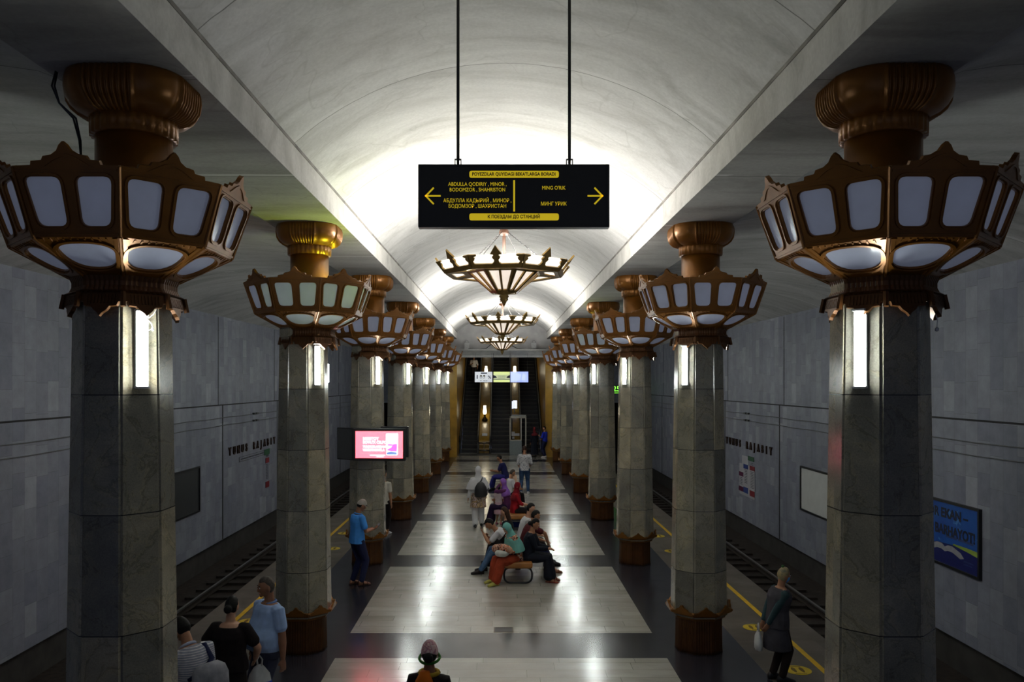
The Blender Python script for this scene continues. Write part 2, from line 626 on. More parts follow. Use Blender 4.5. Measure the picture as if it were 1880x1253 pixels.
for side, s in (('left', -1), ('right', 1)):
    # platform face and track trench
    bm = bmesh.new()
    x0, x1 = sorted((s * (XP - 0.35), s * XP))
    box(bm, x0, x1, Y0, YT, -0.16, -0.002)
    x0, x1 = sorted((s * (XP - 0.40), s * (XP - 0.12)))
    box(bm, x0, x1, Y0, YT, -1.5, -0.16)
    struct(done('trim_platform_edge_' + side, bm, CHAR))
    bm = bmesh.new()
    x0, x1 = sorted((s * (XP - 0.4), s * (XW + 0.6)))
    box(bm, x0, x1, Y0, YT + 8, -1.55, -1.30)
    struct(done('ground_trackbed_' + side, bm, BALLAST))
    # track wall
    bm = bmesh.new()
    x0, x1 = sorted((s * XW, s * (XW + 0.3)))
    box(bm, x0, x1, Y0, YT, -0.64, 6.02)
    struct(done('wall_' + side, bm, WALL))
    bm = bmesh.new()
    x0, x1 = sorted((s * (XW + 0.14), s * (XW + 0.5)))
    box(bm, x0, x1, Y0, YT, -1.45, -0.64)
    struct(done('wall_footing_' + side, bm, CHAR))
    # open joints between the wall panels
    bm = bmesh.new()
    x0, x1 = sorted((s * (XW - 0.004), s * (XW + 0.02)))
    box(bm, x0, x1, Y0, YT, 3.355, 3.39)
    for k in range(-1, 9):
        y = 0.63 + 5.85 * k
        if y > Y0:
            box(bm, x0, x1, y - 0.04, y + 0.04, -0.63, 3.36)
        y = 0.25 + 5.85 * k
        if y > Y0:
            box(bm, x0, x1, y - 0.022, y + 0.022, 3.38, 5.97)
    struct(done('trim_joints_' + side, bm, BLACK))
    # beam over the columns
    bm = bmesh.new()
    xi = BXL if s < 0 else BXR
    x0, x1 = sorted((xi, s * 3.45))
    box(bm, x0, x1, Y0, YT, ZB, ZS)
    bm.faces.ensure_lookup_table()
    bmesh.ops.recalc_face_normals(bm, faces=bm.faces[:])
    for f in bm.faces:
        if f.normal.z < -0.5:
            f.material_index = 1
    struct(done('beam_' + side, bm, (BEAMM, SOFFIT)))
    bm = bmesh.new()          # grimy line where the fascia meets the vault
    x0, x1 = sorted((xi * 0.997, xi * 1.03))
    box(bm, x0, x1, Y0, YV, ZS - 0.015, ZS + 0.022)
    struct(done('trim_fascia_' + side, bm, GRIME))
    # shallow vault over the track
    bm = bmesh.new()
    prof = [(3.44, 6.405), (3.62, 6.47), (3.9, 6.51), (4.7, 6.56), (5.5, 6.56), (6.3, 6.50), (7.0, 6.39), (7.7, 6.22), (8.32, 6.00)]
    lo = [[(s * x, Y0 + (YT - Y0) * i / 20, z) for x, z in prof] for i in range(21)]
    rings(bm, lo, False, False, closed=False)
    struct(done('ceiling_track_' + side, bm, SIDEC, smooth=True))
    # end of the track hall with the tunnel mouth
    bm = bmesh.new()
    x0, x1 = sorted((s * 3.0, s * (XW + 0.3)))
    box(bm, x0, x1, YT, YT + 0.3, 2.8, 6.7)
    x0, x1 = sorted((s * 3.0, s * 5.3))
    box(bm, x0, x1, YT, YT + 0.3, -1.5, 2.8)
    x0, x1 = sorted((s * 8.05, s * (XW + 0.3)))
    box(bm, x0, x1, YT, YT + 0.3, -1.5, 2.8)
    struct(done('wall_tunnel_mouth_' + side, bm, WALL))
    bm = bmesh.new()
    x0, x1 = sorted((s * 5.25, s * 8.1))
    box(bm, x0, x1, YT + 0.28, YT + 9, -1.5, 2.85)
    bmesh.ops.delete(bm, geom=[f for f in bm.faces if abs(f.calc_center_median().y - (YT + 0.28)) < 0.01], context='FACES')
    struct(done('wall_tunnel_' + side, bm, BLACK))

# central vault
bm = bmesh.new()
half = 2.47
rise = 7.70 - ZS + 0.03
rad = (half * half + rise * rise) / (2 * rise)
cx0 = 0.5 * (BXL + BXR)
lo = []
ny = 34
for i in range(ny + 1):
    y = Y0 + (YV + 0.05 - Y0) * i / ny
    row = []
    a = math.asin(half / rad)
    for j in range(25):
        t = -a + 2 * a * j / 24
        row.append((cx0 + rad * math.sin(t), y, ZS - 0.03 + rise - rad * (1 - math.cos(t))))
    lo.append(row)
rings(bm, lo, False, False, closed=False)
struct(done('ceiling_vault', bm, VAULT, smooth=True))
# roof slab sealing the space above the vault and beams
bm = bmesh.new()
box(bm, -9, 9, Y0, 70, 8.6, 8.8)
struct(done('ceiling_slab', bm, CHAR))
# lunette above the escalators with its ledge
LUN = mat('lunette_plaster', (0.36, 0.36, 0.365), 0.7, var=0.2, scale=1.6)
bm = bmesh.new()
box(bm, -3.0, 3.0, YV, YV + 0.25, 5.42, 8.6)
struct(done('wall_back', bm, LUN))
bm = bmesh.new()
prof = [(YV + 0.02, 5.82), (YV - 0.85, 5.82), (YV - 0.85, 5.74), (YV - 0.5, 5.55), (YV - 0.42, 5.50), (YV - 0.42, 5.40), (YV + 0.02, 5.40)]
rings(bm, [[(x, y, z) for y, z in prof] for x in (-3.0, 3.0)])
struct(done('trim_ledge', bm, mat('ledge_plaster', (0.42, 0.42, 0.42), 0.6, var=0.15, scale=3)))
# escalator hall: ochre side walls, sloping roof, dark end
YE = 45.9            # foot of the escalators
SL = math.tan(R(30))
for side, s in (('left', -1), ('right', 1)):
    bm = bmesh.new()
    x0, x1 = sorted((s * 2.40, s * 3.0))
    rings(bm, [[(x, y, z) for y, z in ((YV + 0.3, -0.1), (46.5, -0.1), (66, 11.0), (66, 16), (YV + 0.3, 6.4))] for x in (x0, x1)])
    struct(done('wall_escalator_' + side, bm, OCHRE))
    bm = bmesh.new()
    box(bm, min(s * 3.0, s * 3.02), max(s * 3.0, s * 3.02), YV, YT, 0, 6.5)
    struct(done('wall_lobby_' + side, bm, OCHRE))
bm = bmesh.new()
rings(bm, [[(x, y, z) for y, z in ((YV + 0.2, 5.5), (YV + 0.2, 5.8), (66, 5.8 + (66 - YV) * SL + 0.6), (66, 5.5 + (66 - YV) * SL + 0.6))] for x in (-3.0, 3.0)])
struct(done('ceiling_escalator', bm, CHAR))
bm = bmesh.new()
box(bm, -3.0, 3.0, 63.5, 63.8, -1, 22)
struct(done('wall_escalator_end', bm, CHAR))
# metal landing in front of the escalators
bm = bmesh.new()
box(bm, -2.40, 2.40, 44.5, YE + 0.6, -0.05, 0.004)
struct(done('floor_landing', bm, mat('landing_plate', (0.05, 0.05, 0.055), 0.45, 0.5, var=0.2, scale=30)))

# yellow safety lines and round stickers on the platforms
for side, s, sc in (('left', -1, 'red screen'), ('right', 1, 'blue billboard')):
    bm = bmesh.new()
    box(bm, min(s * 4.47, s * 4.55), max(s * 4.47, s * 4.55), Y0, YT, -0.001, 0.004)
    o = done('safety_line', bm, YELLOW)
    tag(o, f'yellow safety line painted along the platform on the {sc} side', 'painted line', kind='thing')
STK = mat('yellow_sticker', (0.70, 0.50, 0.02), 0.45, var=0.1, scale=8)
STKD = mat('sticker_print', (0.16, 0.09, 0.01), 0.6)
spots = [(-4.2, 11.3), (-4.25, 13.6), (-4.1, 19.6), (-4.19, 21.6), (4.16, 11.3), (4.17, 13.27), (4.1, 19.3), (4.12, 21.2)]
words = ['by the group of three people', 'just beyond the group of three people', 'beside the man in the blue polo shirt', 'beyond the man in the blue polo shirt',
         'before the old woman in grey', 'behind the old woman in grey', 'well past the old woman, nearer one', 'well past the old woman, farther one']
for (x, y), wd in zip(spots, words):
    t = empty('floor_sticker', (x, y, 0.0))
    tag(t, 'round yellow sticker on grey platform ' + wd, 'floor sticker', 'round stickers on the platforms')
    bm = bmesh.new()
    lathe(bm, [(0.185, 0.0), (0.185, 0.004), (0.18, 0.005)], 28)
    done('disc', bm, STK, t)
    bm = bmesh.new()
    for sx in (-1, 1):      # a pair of shoe prints
        lp = [(sx * 0.055 + 0.032 * math.cos(a) * (1.0 if math.sin(a) > 0 else 0.8), 0.10 * math.sin(a)) for a in [2 * PI * q / 14 for q in range(14)]]
        plate(bm, lp, [], 0.002, lambda u, v, q: (u, v, 0.005 + q))
    for yy in (-0.135, 0.13):
        box(bm, -0.08, 0.08, yy - 0.008, yy + 0.008, 0.005, 0.0065)
    done('footprints', bm, STKD, t)

# tracks: only what shows beyond the platform edge, both rails are built
for side, s, sc in (('left', -1, 'red screen'), ('right', 1, 'blue billboard')):
    for x, wd in ((5.75, 'close under the platform edge'), (7.27, 'nearer the wall')):
        t = empty('rail', (s * x, 0, -1.3))
        tag(t, f'long steel rail {wd} on the {sc} side', 'rail', 'rails of the two tracks')
        bm = bmesh.new()
        prof = [(-0.07, 0.06), (0.07, 0.06), (0.07, 0.075), (0.012, 0.09), (0.012, 0.17), (-0.012, 0.17), (-0.012, 0.09), (-0.07, 0.075)]
        rings(bm, [[(u, y, v) for u, v in prof] for y in (Y0, YT + 6)])
        done('rail_web', bm, RUST, t)
        bm = bmesh.new()
        box(bm, -0.03, 0.03, Y0, YT + 6, 0.168, 0.205)
        done('rail_head', bm, STEEL, t)
    bm = bmesh.new()
    box(bm, -1.25, 1.25, -0.12, 0.12, 0.0, 0.065)
    me = bpy.data.meshes.new('sleeper')
    bm.to_mesh(me)
    bm.free()
    me.materials.append(TIMBER)
    for k in range(56):
        o = link('sleeper', me, None, None, loc=(s * 6.51, 8.2 + 0.73 * k, -1.3))
        tag(o, f'dark sleeper lying under the rails on the {sc} side', 'sleeper', f'track sleepers on the {sc} side')

# floor drain in front of the first bench
t = empty('floor_drain', (0.04, 13.15, 0))
tag(t, 'small dark metal floor drain grate in the pale floor', 'drain')
bm = bmesh.new()
plate(bm, [(-0.16, -0.13), (0.16, -0.13), (0.16, 0.13), (-0.16, 0.13)], [[(-0.14, -0.11), (-0.14, 0.11), (0.14, 0.11), (0.14, -0.11)]], 0.005, lambda u, v, q: (u, v, q))
done('drain_frame', bm, mat('brass_drain', (0.09, 0.07, 0.05), 0.4, 0.7), t)
bm = bmesh.new()
box(bm, -0.14, 0.14, -0.11, 0.11, -0.001, 0.001)
for k in range(9):
    x = -0.124 + 0.031 * k
    box(bm, x - 0.007, x + 0.007, -0.11, 0.11, 0.0, 0.004)
done('grate', bm, BLACKM, t)

# cables clipped along the track walls, with their connectors
for side, s, sc in (('left', -1, 'red screen'), ('right', 1, 'blue billboard')):
    for z, wd in ((3.00, 'upper'), (2.77, 'lower')):
        t = empty('wall_cable', (s * (XW - 0.03), 0, z))
        tag(t, f'thin {wd} cable running along the marble wall on the {sc} side', 'cable', 'cables on the track walls')
        bm = bmesh.new()
        tube(bm, [(0, Y0 + 49.9 * i / 34, -0.018 * (i % 2)) for i in range(35)], 0.012, 6)
        done('cable_run', bm, mat('grey_cable', (0.14, 0.145, 0.15), 0.7), t)
        bm = bmesh.new()
        for yy in (27.0, 27.3):
            box(bm, -0.03, 0.03, yy - 0.10, yy + 0.10, -0.03, 0.03)
        done('connector', bm, BLACKM, t)

# ------------------------------------------------------------------ columns
BRONZE = mat('bronze_paint', (0.215, 0.082, 0.010), 0.33, 0.40, 0.5, var=0.18, scale=5, bump=0.08)
BRONZED = mat('dark_bronze', (0.090, 0.033, 0.007), 0.36, 0.5, 0.5, var=0.25, scale=6, bump=0.1)
MARBLE = marble_mat()
PANE = glass_mat('frosted_lamp_pane', (0.55, 0.58, 0.70), 0.45, 0.15, 0.085, (0.70, 0.78, 1.0))


def column_proto():
    t = empty('column')
    # tapering eight-sided shaft with a bead along each arris
    bm = bmesh.new()
    lo = []
    for r, z in ((0.428, 0.55), (0.421, 0.9), (0.362, 4.70), (0.360, 4.86)):
        row = []
        for f in range(8):
            a0, a1 = f * PI / 4 - PI / 8, f * PI / 4 + PI / 8
            p0 = Vector((r * math.cos(a0), r * math.sin(a0), z))
            p1 = Vector((r * math.cos(a1), r * math.sin(a1), z))
            pm = p0 * 0.962
            pm.z = z
            row += [tuple(pm), tuple(p0.lerp(p1, 0.055)), tuple(p0.lerp(p1, 0.945))]
        lo.append(row)
    rings(bm, lo)
    done('shaft', bm, MARBLE, t)
    # reeded bronze foot
    bm = bmesh.new()
    rings(bm, [oct_ring(r, z, 7, 0.014) for r, z in ((0.352, 0.0), (0.345, 0.05), (0.338, 0.50), (0.345, 0.56))])
    done('pedestal', bm, BRONZED, t, True)
    # lotus ring: flared moulding with an ogee point on every face and knobs at the corners
    bm = bmesh.new()
    rings(bm, [oct_ring(r, z) for r, z in ((0.34, 0.50), (0.385, 0.505), (0.40, 0.53), (0.385, 0.555), (0.43, 0.57), (0.475, 0.61), (0.48, 0.64), (0.45, 0.645), (0.42, 0.63))])
    for f in range(8):
        a = f * PI / 4
        ap = 0.475 * math.cos(PI / 8)
        side = 0.475 * math.sin(PI / 8)
        prof = [(-side, 0.0), (side, 0.0), (side * 0.92, 0.035), (side * 0.62, 0.05), (side * 0.42, 0.08), (side * 0.22, 0.095), (0.012, 0.135), (-0.012, 0.135), (-side * 0.22, 0.095), (-side * 0.42, 0.08), (-side * 0.62, 0.05), (-side * 0.92, 0.035)]

        def fn(u, v, q, a=a, ap=ap):
            rr = ap - 0.012 + q + v * 0.18
            return (rr * math.cos(a) - u * math.sin(a), rr * math.sin(a) + u * math.cos(a), 0.605 + v)
        plate(bm, prof, [], 0.03, fn)
        c = a + PI / 8
        ball(bm, (0.478 * math.cos(c), 0.478 * math.sin(c), 0.632), (0.03, 0.03, 0.024), 8, 6)
    done('lotus_ring', bm, BRONZE, t, False)
    # smooth round neck
    bm = bmesh.new()
    lathe(bm, [(0.285, 4.80), (0.285, 6.04)], 40)
    done('neck', bm, BRONZE, t, True)
    bm = bmesh.new()
    lo = []
    for r, z in ((0.285, 5.955), (0.315, 5.96), (0.318, 6.10), (0.29, 6.13)):
        lo.append([((r + (0.010 * abs(math.sin(14 * a)) if r > 0.3 else 0)) * math.cos(a), (r + (0.010 * abs(math.sin(14 * a)) if r > 0.3 else 0)) * math.sin(a), z) for a in [2 * PI * k / 168 for k in range(168)]])
    rings(bm, lo)
    done('collar', bm, BRONZE, t, True)
    # swelling capital, reeded on the four main faces, smooth on the corners
    bm = bmesh.new()
    lo = []
    for r, z, reed in ((0.29, 6.085, 0.010), (0.325, 6.095, 0.018), (0.385, 6.12, 0.026), (0.435, 6.165, 0.030), (0.468, 6.225, 0.032), (0.480, 6.29, 0.032), (0.478, 6.345, 0.030), (0.470, 6.385, 0.022), (0.465, ZB, 0.010)):
        row = []
        hx = r * 0.945            # half width of the square plan
        cc = hx * 0.44            # where the corner starts
        for q in range(4):
            pts = []
            nr = 9
            for i in range(nr * 6 + 1):
                u = -cc + 2 * cc * i / (nr * 6)
                sn = abs(math.sin(PI * i / 6.0))
                pts.append((hx + reed * (sn - 0.5), u, -reed * 0.5 * sn if z < 6.25 else 0.0))
            for i in range(1, 8):     # rounded smooth corner
                tt = i / 8
                p0 = Vector((hx, cc)); p1 = Vector((hx, hx)); p2 = Vector((cc, hx))
                p1 = ((p0 + p2) * 0.5).lerp(p1, 0.55)
                b0 = p0 * (1 - tt) ** 2 + p1 * 2 * tt * (1 - tt) + p2 * tt ** 2
                pts.append((b0.x, b0.y, 0.0))
            ca, sa = math.cos(q * PI / 2), math.sin(q * PI / 2)
            row += [(x * ca - y * sa, x * sa + y * ca, z + dz) for x, y, dz in pts]
        lo.append(row)
    rings(bm, lo)
    done('capital', bm, BRONZE, t, True)
    return t


def lantern_proto():
    """eight-sided bronze lamp bowl wrapped round the column head"""
    t = empty('lamp_bowl')
    bm_f = bmesh.new()
    bm_b = bmesh.new()
    bm_s = bmesh.new()
    panes = []
    C8, S8 = math.cos(PI / 8), math.sin(PI / 8)
    RT, ZT, RL, ZL, RS, ZK = 0.955, 5.50, 0.80, 5.055, 0.385, 4.835
    for f in range(8):
        a = f * PI / 4
        ca, sa = math.cos(a), math.sin(a)

        def face_fn(r0, z0, r1, z1):
            h = math.hypot((r1 - r0) * C8, z1 - z0)
            du = ((r1 - r0) * C8 / h, (z1 - z0) / h)      # along the slope
            nn = (du[1], -du[0])                          # outward normal (radial, z)

            def fn(u, v, q):
                rr = r0 * C8 + du[0] * v + nn[0] * q
                return (rr * ca - u * sa, rr * sa + u * ca, z0 + du[1] * v + nn[1] * q)
            return fn, h
        # upper tier
        fn, h = face_fn(RL, ZL, RT, ZT)
        wl, wt = RL * S8, RT * S8
        crest = [(wt, h), (wt * 0.99, h + 0.018), (wt * 0.66, h + 0.022), (wt * 0.64, h + 0.05), (wt * 0.44, h + 0.056), (wt * 0.40, h + 0.082), (wt * 0.24, h + 0.092), (wt * 0.13, h + 0.118), (wt * 0.07, h + 0.155), (0.0, h + 0.178)]
        outer = [(-wl, 0), (wl, 0)] + crest + [(-u, v) for u, v in reversed(crest[:-1])]
        holes = []
        for sg in (-1, 1):
            b0, b1, t1, t0 = 0.05, wl - 0.055, wt - 0.062, 0.055
            v0, v1 = 0.075, h - 0.055
            hp = round_poly([(sg * b0, v0), (sg * b1, v0), (sg * t1, v1), (sg * t0, v1)], 0.055)
            if sg > 0:
                hp = hp[::-1]
            holes.append(hp)
        plate(bm_f, outer, holes, 0.035, fn, -0.035)
        for hp in holes:
            g1 = grow(hp, 0.026)
            plate(bm_b, g1, [grow(hp, 0.010)], 0.012, fn, 0.0)
            pb = bmesh.new()
            plate(pb, grow(hp, 0.008), [], 0.008, fn, -0.028)
            panes.append(('upper_pane', pb))
        # thin beads: along the crest and the lower edge
        for v0, v1 in ((0.014, 0.026), (h - 0.02, h - 0.008)):
            ww0 = wl + (wt - wl) * v0 / h - 0.012
            plate(bm_b, [(-ww0, v0), (ww0, v0), (ww0, v1), (-ww0, v1)], [], 0.008, fn, 0.0)
        arch = [(wt * 0.5 * math.cos(q), h + 0.012 + 0.085 * math.sin(q) ** 3) for q in [PI * i / 16 for i in range(17)]]
        inner = [(wt * 0.42 * math.cos(q), h + 0.012 + 0.066 * math.sin(q) ** 3) for q in [PI * i / 16 for i in range(17)]]
        plate(bm_b, arch + inner[::-1], [], 0.007, fn, 0.0)
        # lower tier with a half-oval pane
        fn, h2 = face_fn(RS, ZK, RL, ZL)
        ws = RS * S8
        outer = [(-ws, 0), (ws, 0), (wl, h2), (-wl, h2)]
        hp = []
        for i in range(28):
            q = 2 * PI * i / 28
            cu, su = math.cos(q), math.sin(q)
            v = h2 * 0.66 + (h2 * 0.19 * su if su > 0 else h2 * 0.47 * su)
            hp.append((0.198 * (abs(cu) ** 0.8) * (1 if cu > 0 else -1), v))
        plate(bm_f, outer, [hp[::-1]], 0.03, fn, -0.03)
        plate(bm_b, grow(hp, 0.032), [grow(hp, 0.012)], 0.014, fn, 0.0)
        for k in range(11):
            u = -0.25 + 0.05 * k
            plate(bm_b, [(u - 0.006, h2 - 0.045), (u + 0.006, h2 - 0.045), (u + 0.006, h2 - 0.012), (u - 0.006, h2 - 0.012)], [], 0.006, fn, 0.0)
        for sg in (-1, 1):
            p0, p1 = (sg * (ws - 0.012), 0.02), (sg * (wl - 0.02), h2 - 0.01)
            q0, q1 = (sg * (ws - 0.03), 0.02), (sg * (wl - 0.05), h2 - 0.01)
            plate(bm_b, [p0, p1, q1, q0], [], 0.009, fn, 0.0)
        pb = bmesh.new()
        plate(pb, grow(hp, 0.01), [], 0.008, fn, -0.026)
        panes.append(('lower_pane', pb))
        # ogee-edged apron hanging over the column head
        fn, h3 = face_fn(0.455, 4.565, 0.42, 4.71)
        w3 = 0.43 * S8
        pr = [(w3 * 1.05, h3), (w3 * 1.05, 0.085), (w3 * 0.80, 0.075), (w3 * 0.74, 0.045), (w3 * 0.42, 0.040), (w3 * 0.30, 0.012), (w3 * 0.10, -0.012), (0, -0.035)]
        plate(bm_s, [(-u, v) for u, v in pr[:-1]] + pr[::-1], [], 0.03, fn, -0.03)
        for k in range(9):
            u = (-0.62 + 0.155 * k) * w3
            plate(bm_s, [(u - 0.005, 0.06), (u + 0.005, 0.06), (u + 0.005, h3 - 0.02), (u - 0.005, h3 - 0.02)], [], 0.007, fn, 0.0)
        c = a + PI / 8
        tube(bm_s, [((0.452) * math.cos(c), (0.452) * math.sin(c), 4.60), (0.43 * math.cos(c), 0.43 * math.sin(c), 4.71)], 0.022, 6)
        # corner ribs of the upper and lower tiers
        for (ra, za, rb, zb) in ((RL, ZL, RT, ZT + 0.01), (RS, ZK, RL, ZL)):
            tube(bm_b, [(ra * math.cos(c), ra * math.sin(c), za), (rb * math.cos(c), rb * math.sin(c), zb)], 0.014, 6)
    done('frame', bm_f, BRONZE, t)
    done('moulding', bm_b, BRONZE, t)
    done('apron', bm_s, BRONZED, t)
    bm = bmesh.new()
    rings(bm, [oct_ring(r, z, 8, 0.006) for r, z in ((0.40, 4.84), (0.383, 4.80), (0.383, 4.765), (0.40, 4.73), (0.435, 4.712), (0.40, 4.70))])
    done('cove', bm, BRONZED, t, False)
    for nm, pb in panes:
        done(nm, pb, PANE, t)
    return t


def tube_proto():
    """wall batten with one glowing tube"""
    t = empty('tube_light')
    bm = bmesh.new()
    box(bm, -0.043, 0.043, 0.0, 0.03, -0.30, 0.30)
    bevel_all(bm, 0.006, 1)
    for sx in (-1, 1):
        box(bm, min(sx * 0.040, sx * 0.045), max(sx * 0.040, sx * 0.045), -0.012, 0.0, -0.29, 0.29)
    done('batten', bm, WHITEP, t)
    bm = bmesh.new()
    for z in (-0.302, 0.286):
        box(bm, -0.045, 0.045, -0.05, 0.03, z, z + 0.016)
    done('end_cap', bm, WHITEP, t)
    bm = bmesh.new()
    rings(bm, [[(0.036 * math.cos(a), -0.012 + 0.036 * math.sin(a), z) for a in [2 * PI * k / 16 for k in range(16)]] for z in (-0.285, 0.285)])
    done('tube', bm, emit_mat('tube_glow', (0.93, 1.0, 0.95), TUBE_E), t, True)
    return t


ORD = ['first', 'second', 'third', 'fourth', 'fifth', 'sixth', 'seventh']
col0, lan0, tub0 = column_proto(), lantern_proto(), tube_proto()
COLS = []
first = True
tfirst = True
for s, sc in ((-1, 'red screen'), (1, 'blue billboard')):
    for k in range(7):
        y = 6.40 + 5.85 * k
        c = col0 if first else copy_tree(col0)
        l = lan0 if first else copy_tree(lan0)
        first = False
        x = s * 3.0
        c.location = (x, y, 0)
        dx = 0.09 if s < 0 else 0.03
        l.location = (x + (dx if k or s > 0 else 0.02), y, 0)
        for q in c.children:
            if q.name.split('.')[0] in ('neck', 'collar', 'capital'):
                q.location.x = dx
        wd = ORD[k] + ' from the front' if k < 6 else 'last before the escalators'
        tag(c, f'octagonal grey marble column, {wd}, in the row on the {sc} side', 'column', 'marble columns of the hall', 'thing')
        tag(l, f'bronze lamp bowl with frosted panes on the column {wd}, {sc} side', 'lamp', 'lamp bowls round the columns')
        COLS.append((s, k, x, y))
        # tubes: toward the hall facing the viewer, and on the opposite corner toward the track
        for nm, ax, ay in (('front corner toward the benches', -s, -1), ('rear corner toward the track', s, 1)):
            tb = tub0 if tfirst else copy_tree(tub0)
            tfirst = False
            d = Vector((ax, ay, 0)).normalized()
            rr = 0.372 * math.cos(PI / 8) + 0.028
            tb.location = (x + d.x * rr, y + d.y * rr, 4.29)
            tb.rotation_euler = (0.0, 0, math.atan2(d.x, -d.y))
            tag(tb, f'glowing tube light, {nm}, column {wd}, {sc} side', 'tube light', 'tube lights on the columns')

# a weak yellow-green bulb burns in two of the bowls
GLOWG = emit_mat('green_bulb', (0.75, 1.0, 0.06), 750.0)
for o in list(COL.objects):
    if o.name.startswith('lamp_bowl'):
        for (bx, by, dx, dy) in ((-3.0, 12.25, 0.62, -0.12), (3.0, 23.95, -0.36, 0.12)):
            if abs(o.location.x - bx) < 0.2 and abs(o.location.y - by) < 0.2:
                bm = bmesh.new()
                ball(bm, (dx, dy, 5.49), 0.035 if dx > 0 else 0.018, 12, 8)
                q = done('bulb', bm, GLOWG, o, True)
                bm = bmesh.new()
                tube(bm, [(dx, dy, 5.0), (dx, dy, 5.47)], 0.015, 6)
                done('bulb_holder', bm, BLACKM, q)
# short lamps on the far side of three columns
for s, y, wd in ((-1, 12.25, 'second column, red screen side'), (-1, 23.95, 'fourth column, red screen side'), (1, 23.95, 'fourth column, blue billboard side')):
    d = Vector((-s, 1, 0)).normalized()
    rr = 0.372 * math.cos(PI / 8) + 0.03
    t = empty('wall_lamp', (s * 3.0 + d.x * rr, y + d.y * rr, 4.18), math.atan2(d.x, -d.y))
    tag(t, 'short bright lamp peeping from behind the ' + wd, 'lamp', 'short lamps behind the columns')
    bm = bmesh.new()
    box(bm, -0.06, 0.06, 0.0, 0.03, -0.16, 0.16)
    done('housing', bm, WHITEP, t)
    bm = bmesh.new()
    box(bm, -0.05, 0.05, -0.05, 0.0, -0.145, 0.145)
    bevel_all(bm, 0.01, 1)
    done('diffuser', bm, emit_mat('short_lamp_glow', (0.9, 1.0, 0.95), 12.0), t)

# ------------------------------------------------------------------ hanging chandeliers
BRASS = mat('aged_brass', (0.23, 0.145, 0.045), 0.35, 0.75, 0.5, var=0.2, scale=8)
CPANE = glass_mat('chandelier_pane', (0.80, 0.76, 0.72), 0.5, 0.3, 0.42, (1.0, 0.93, 0.88))
CROWNP = glass_mat('chandelier_crown_pane', (0.85, 0.84, 0.80), 0.6, 0.3, 0.85, (1.0, 0.97, 0.92))
BULB = emit_mat('bulb_glow', (1.0, 0.97, 0.90), BULB_E)


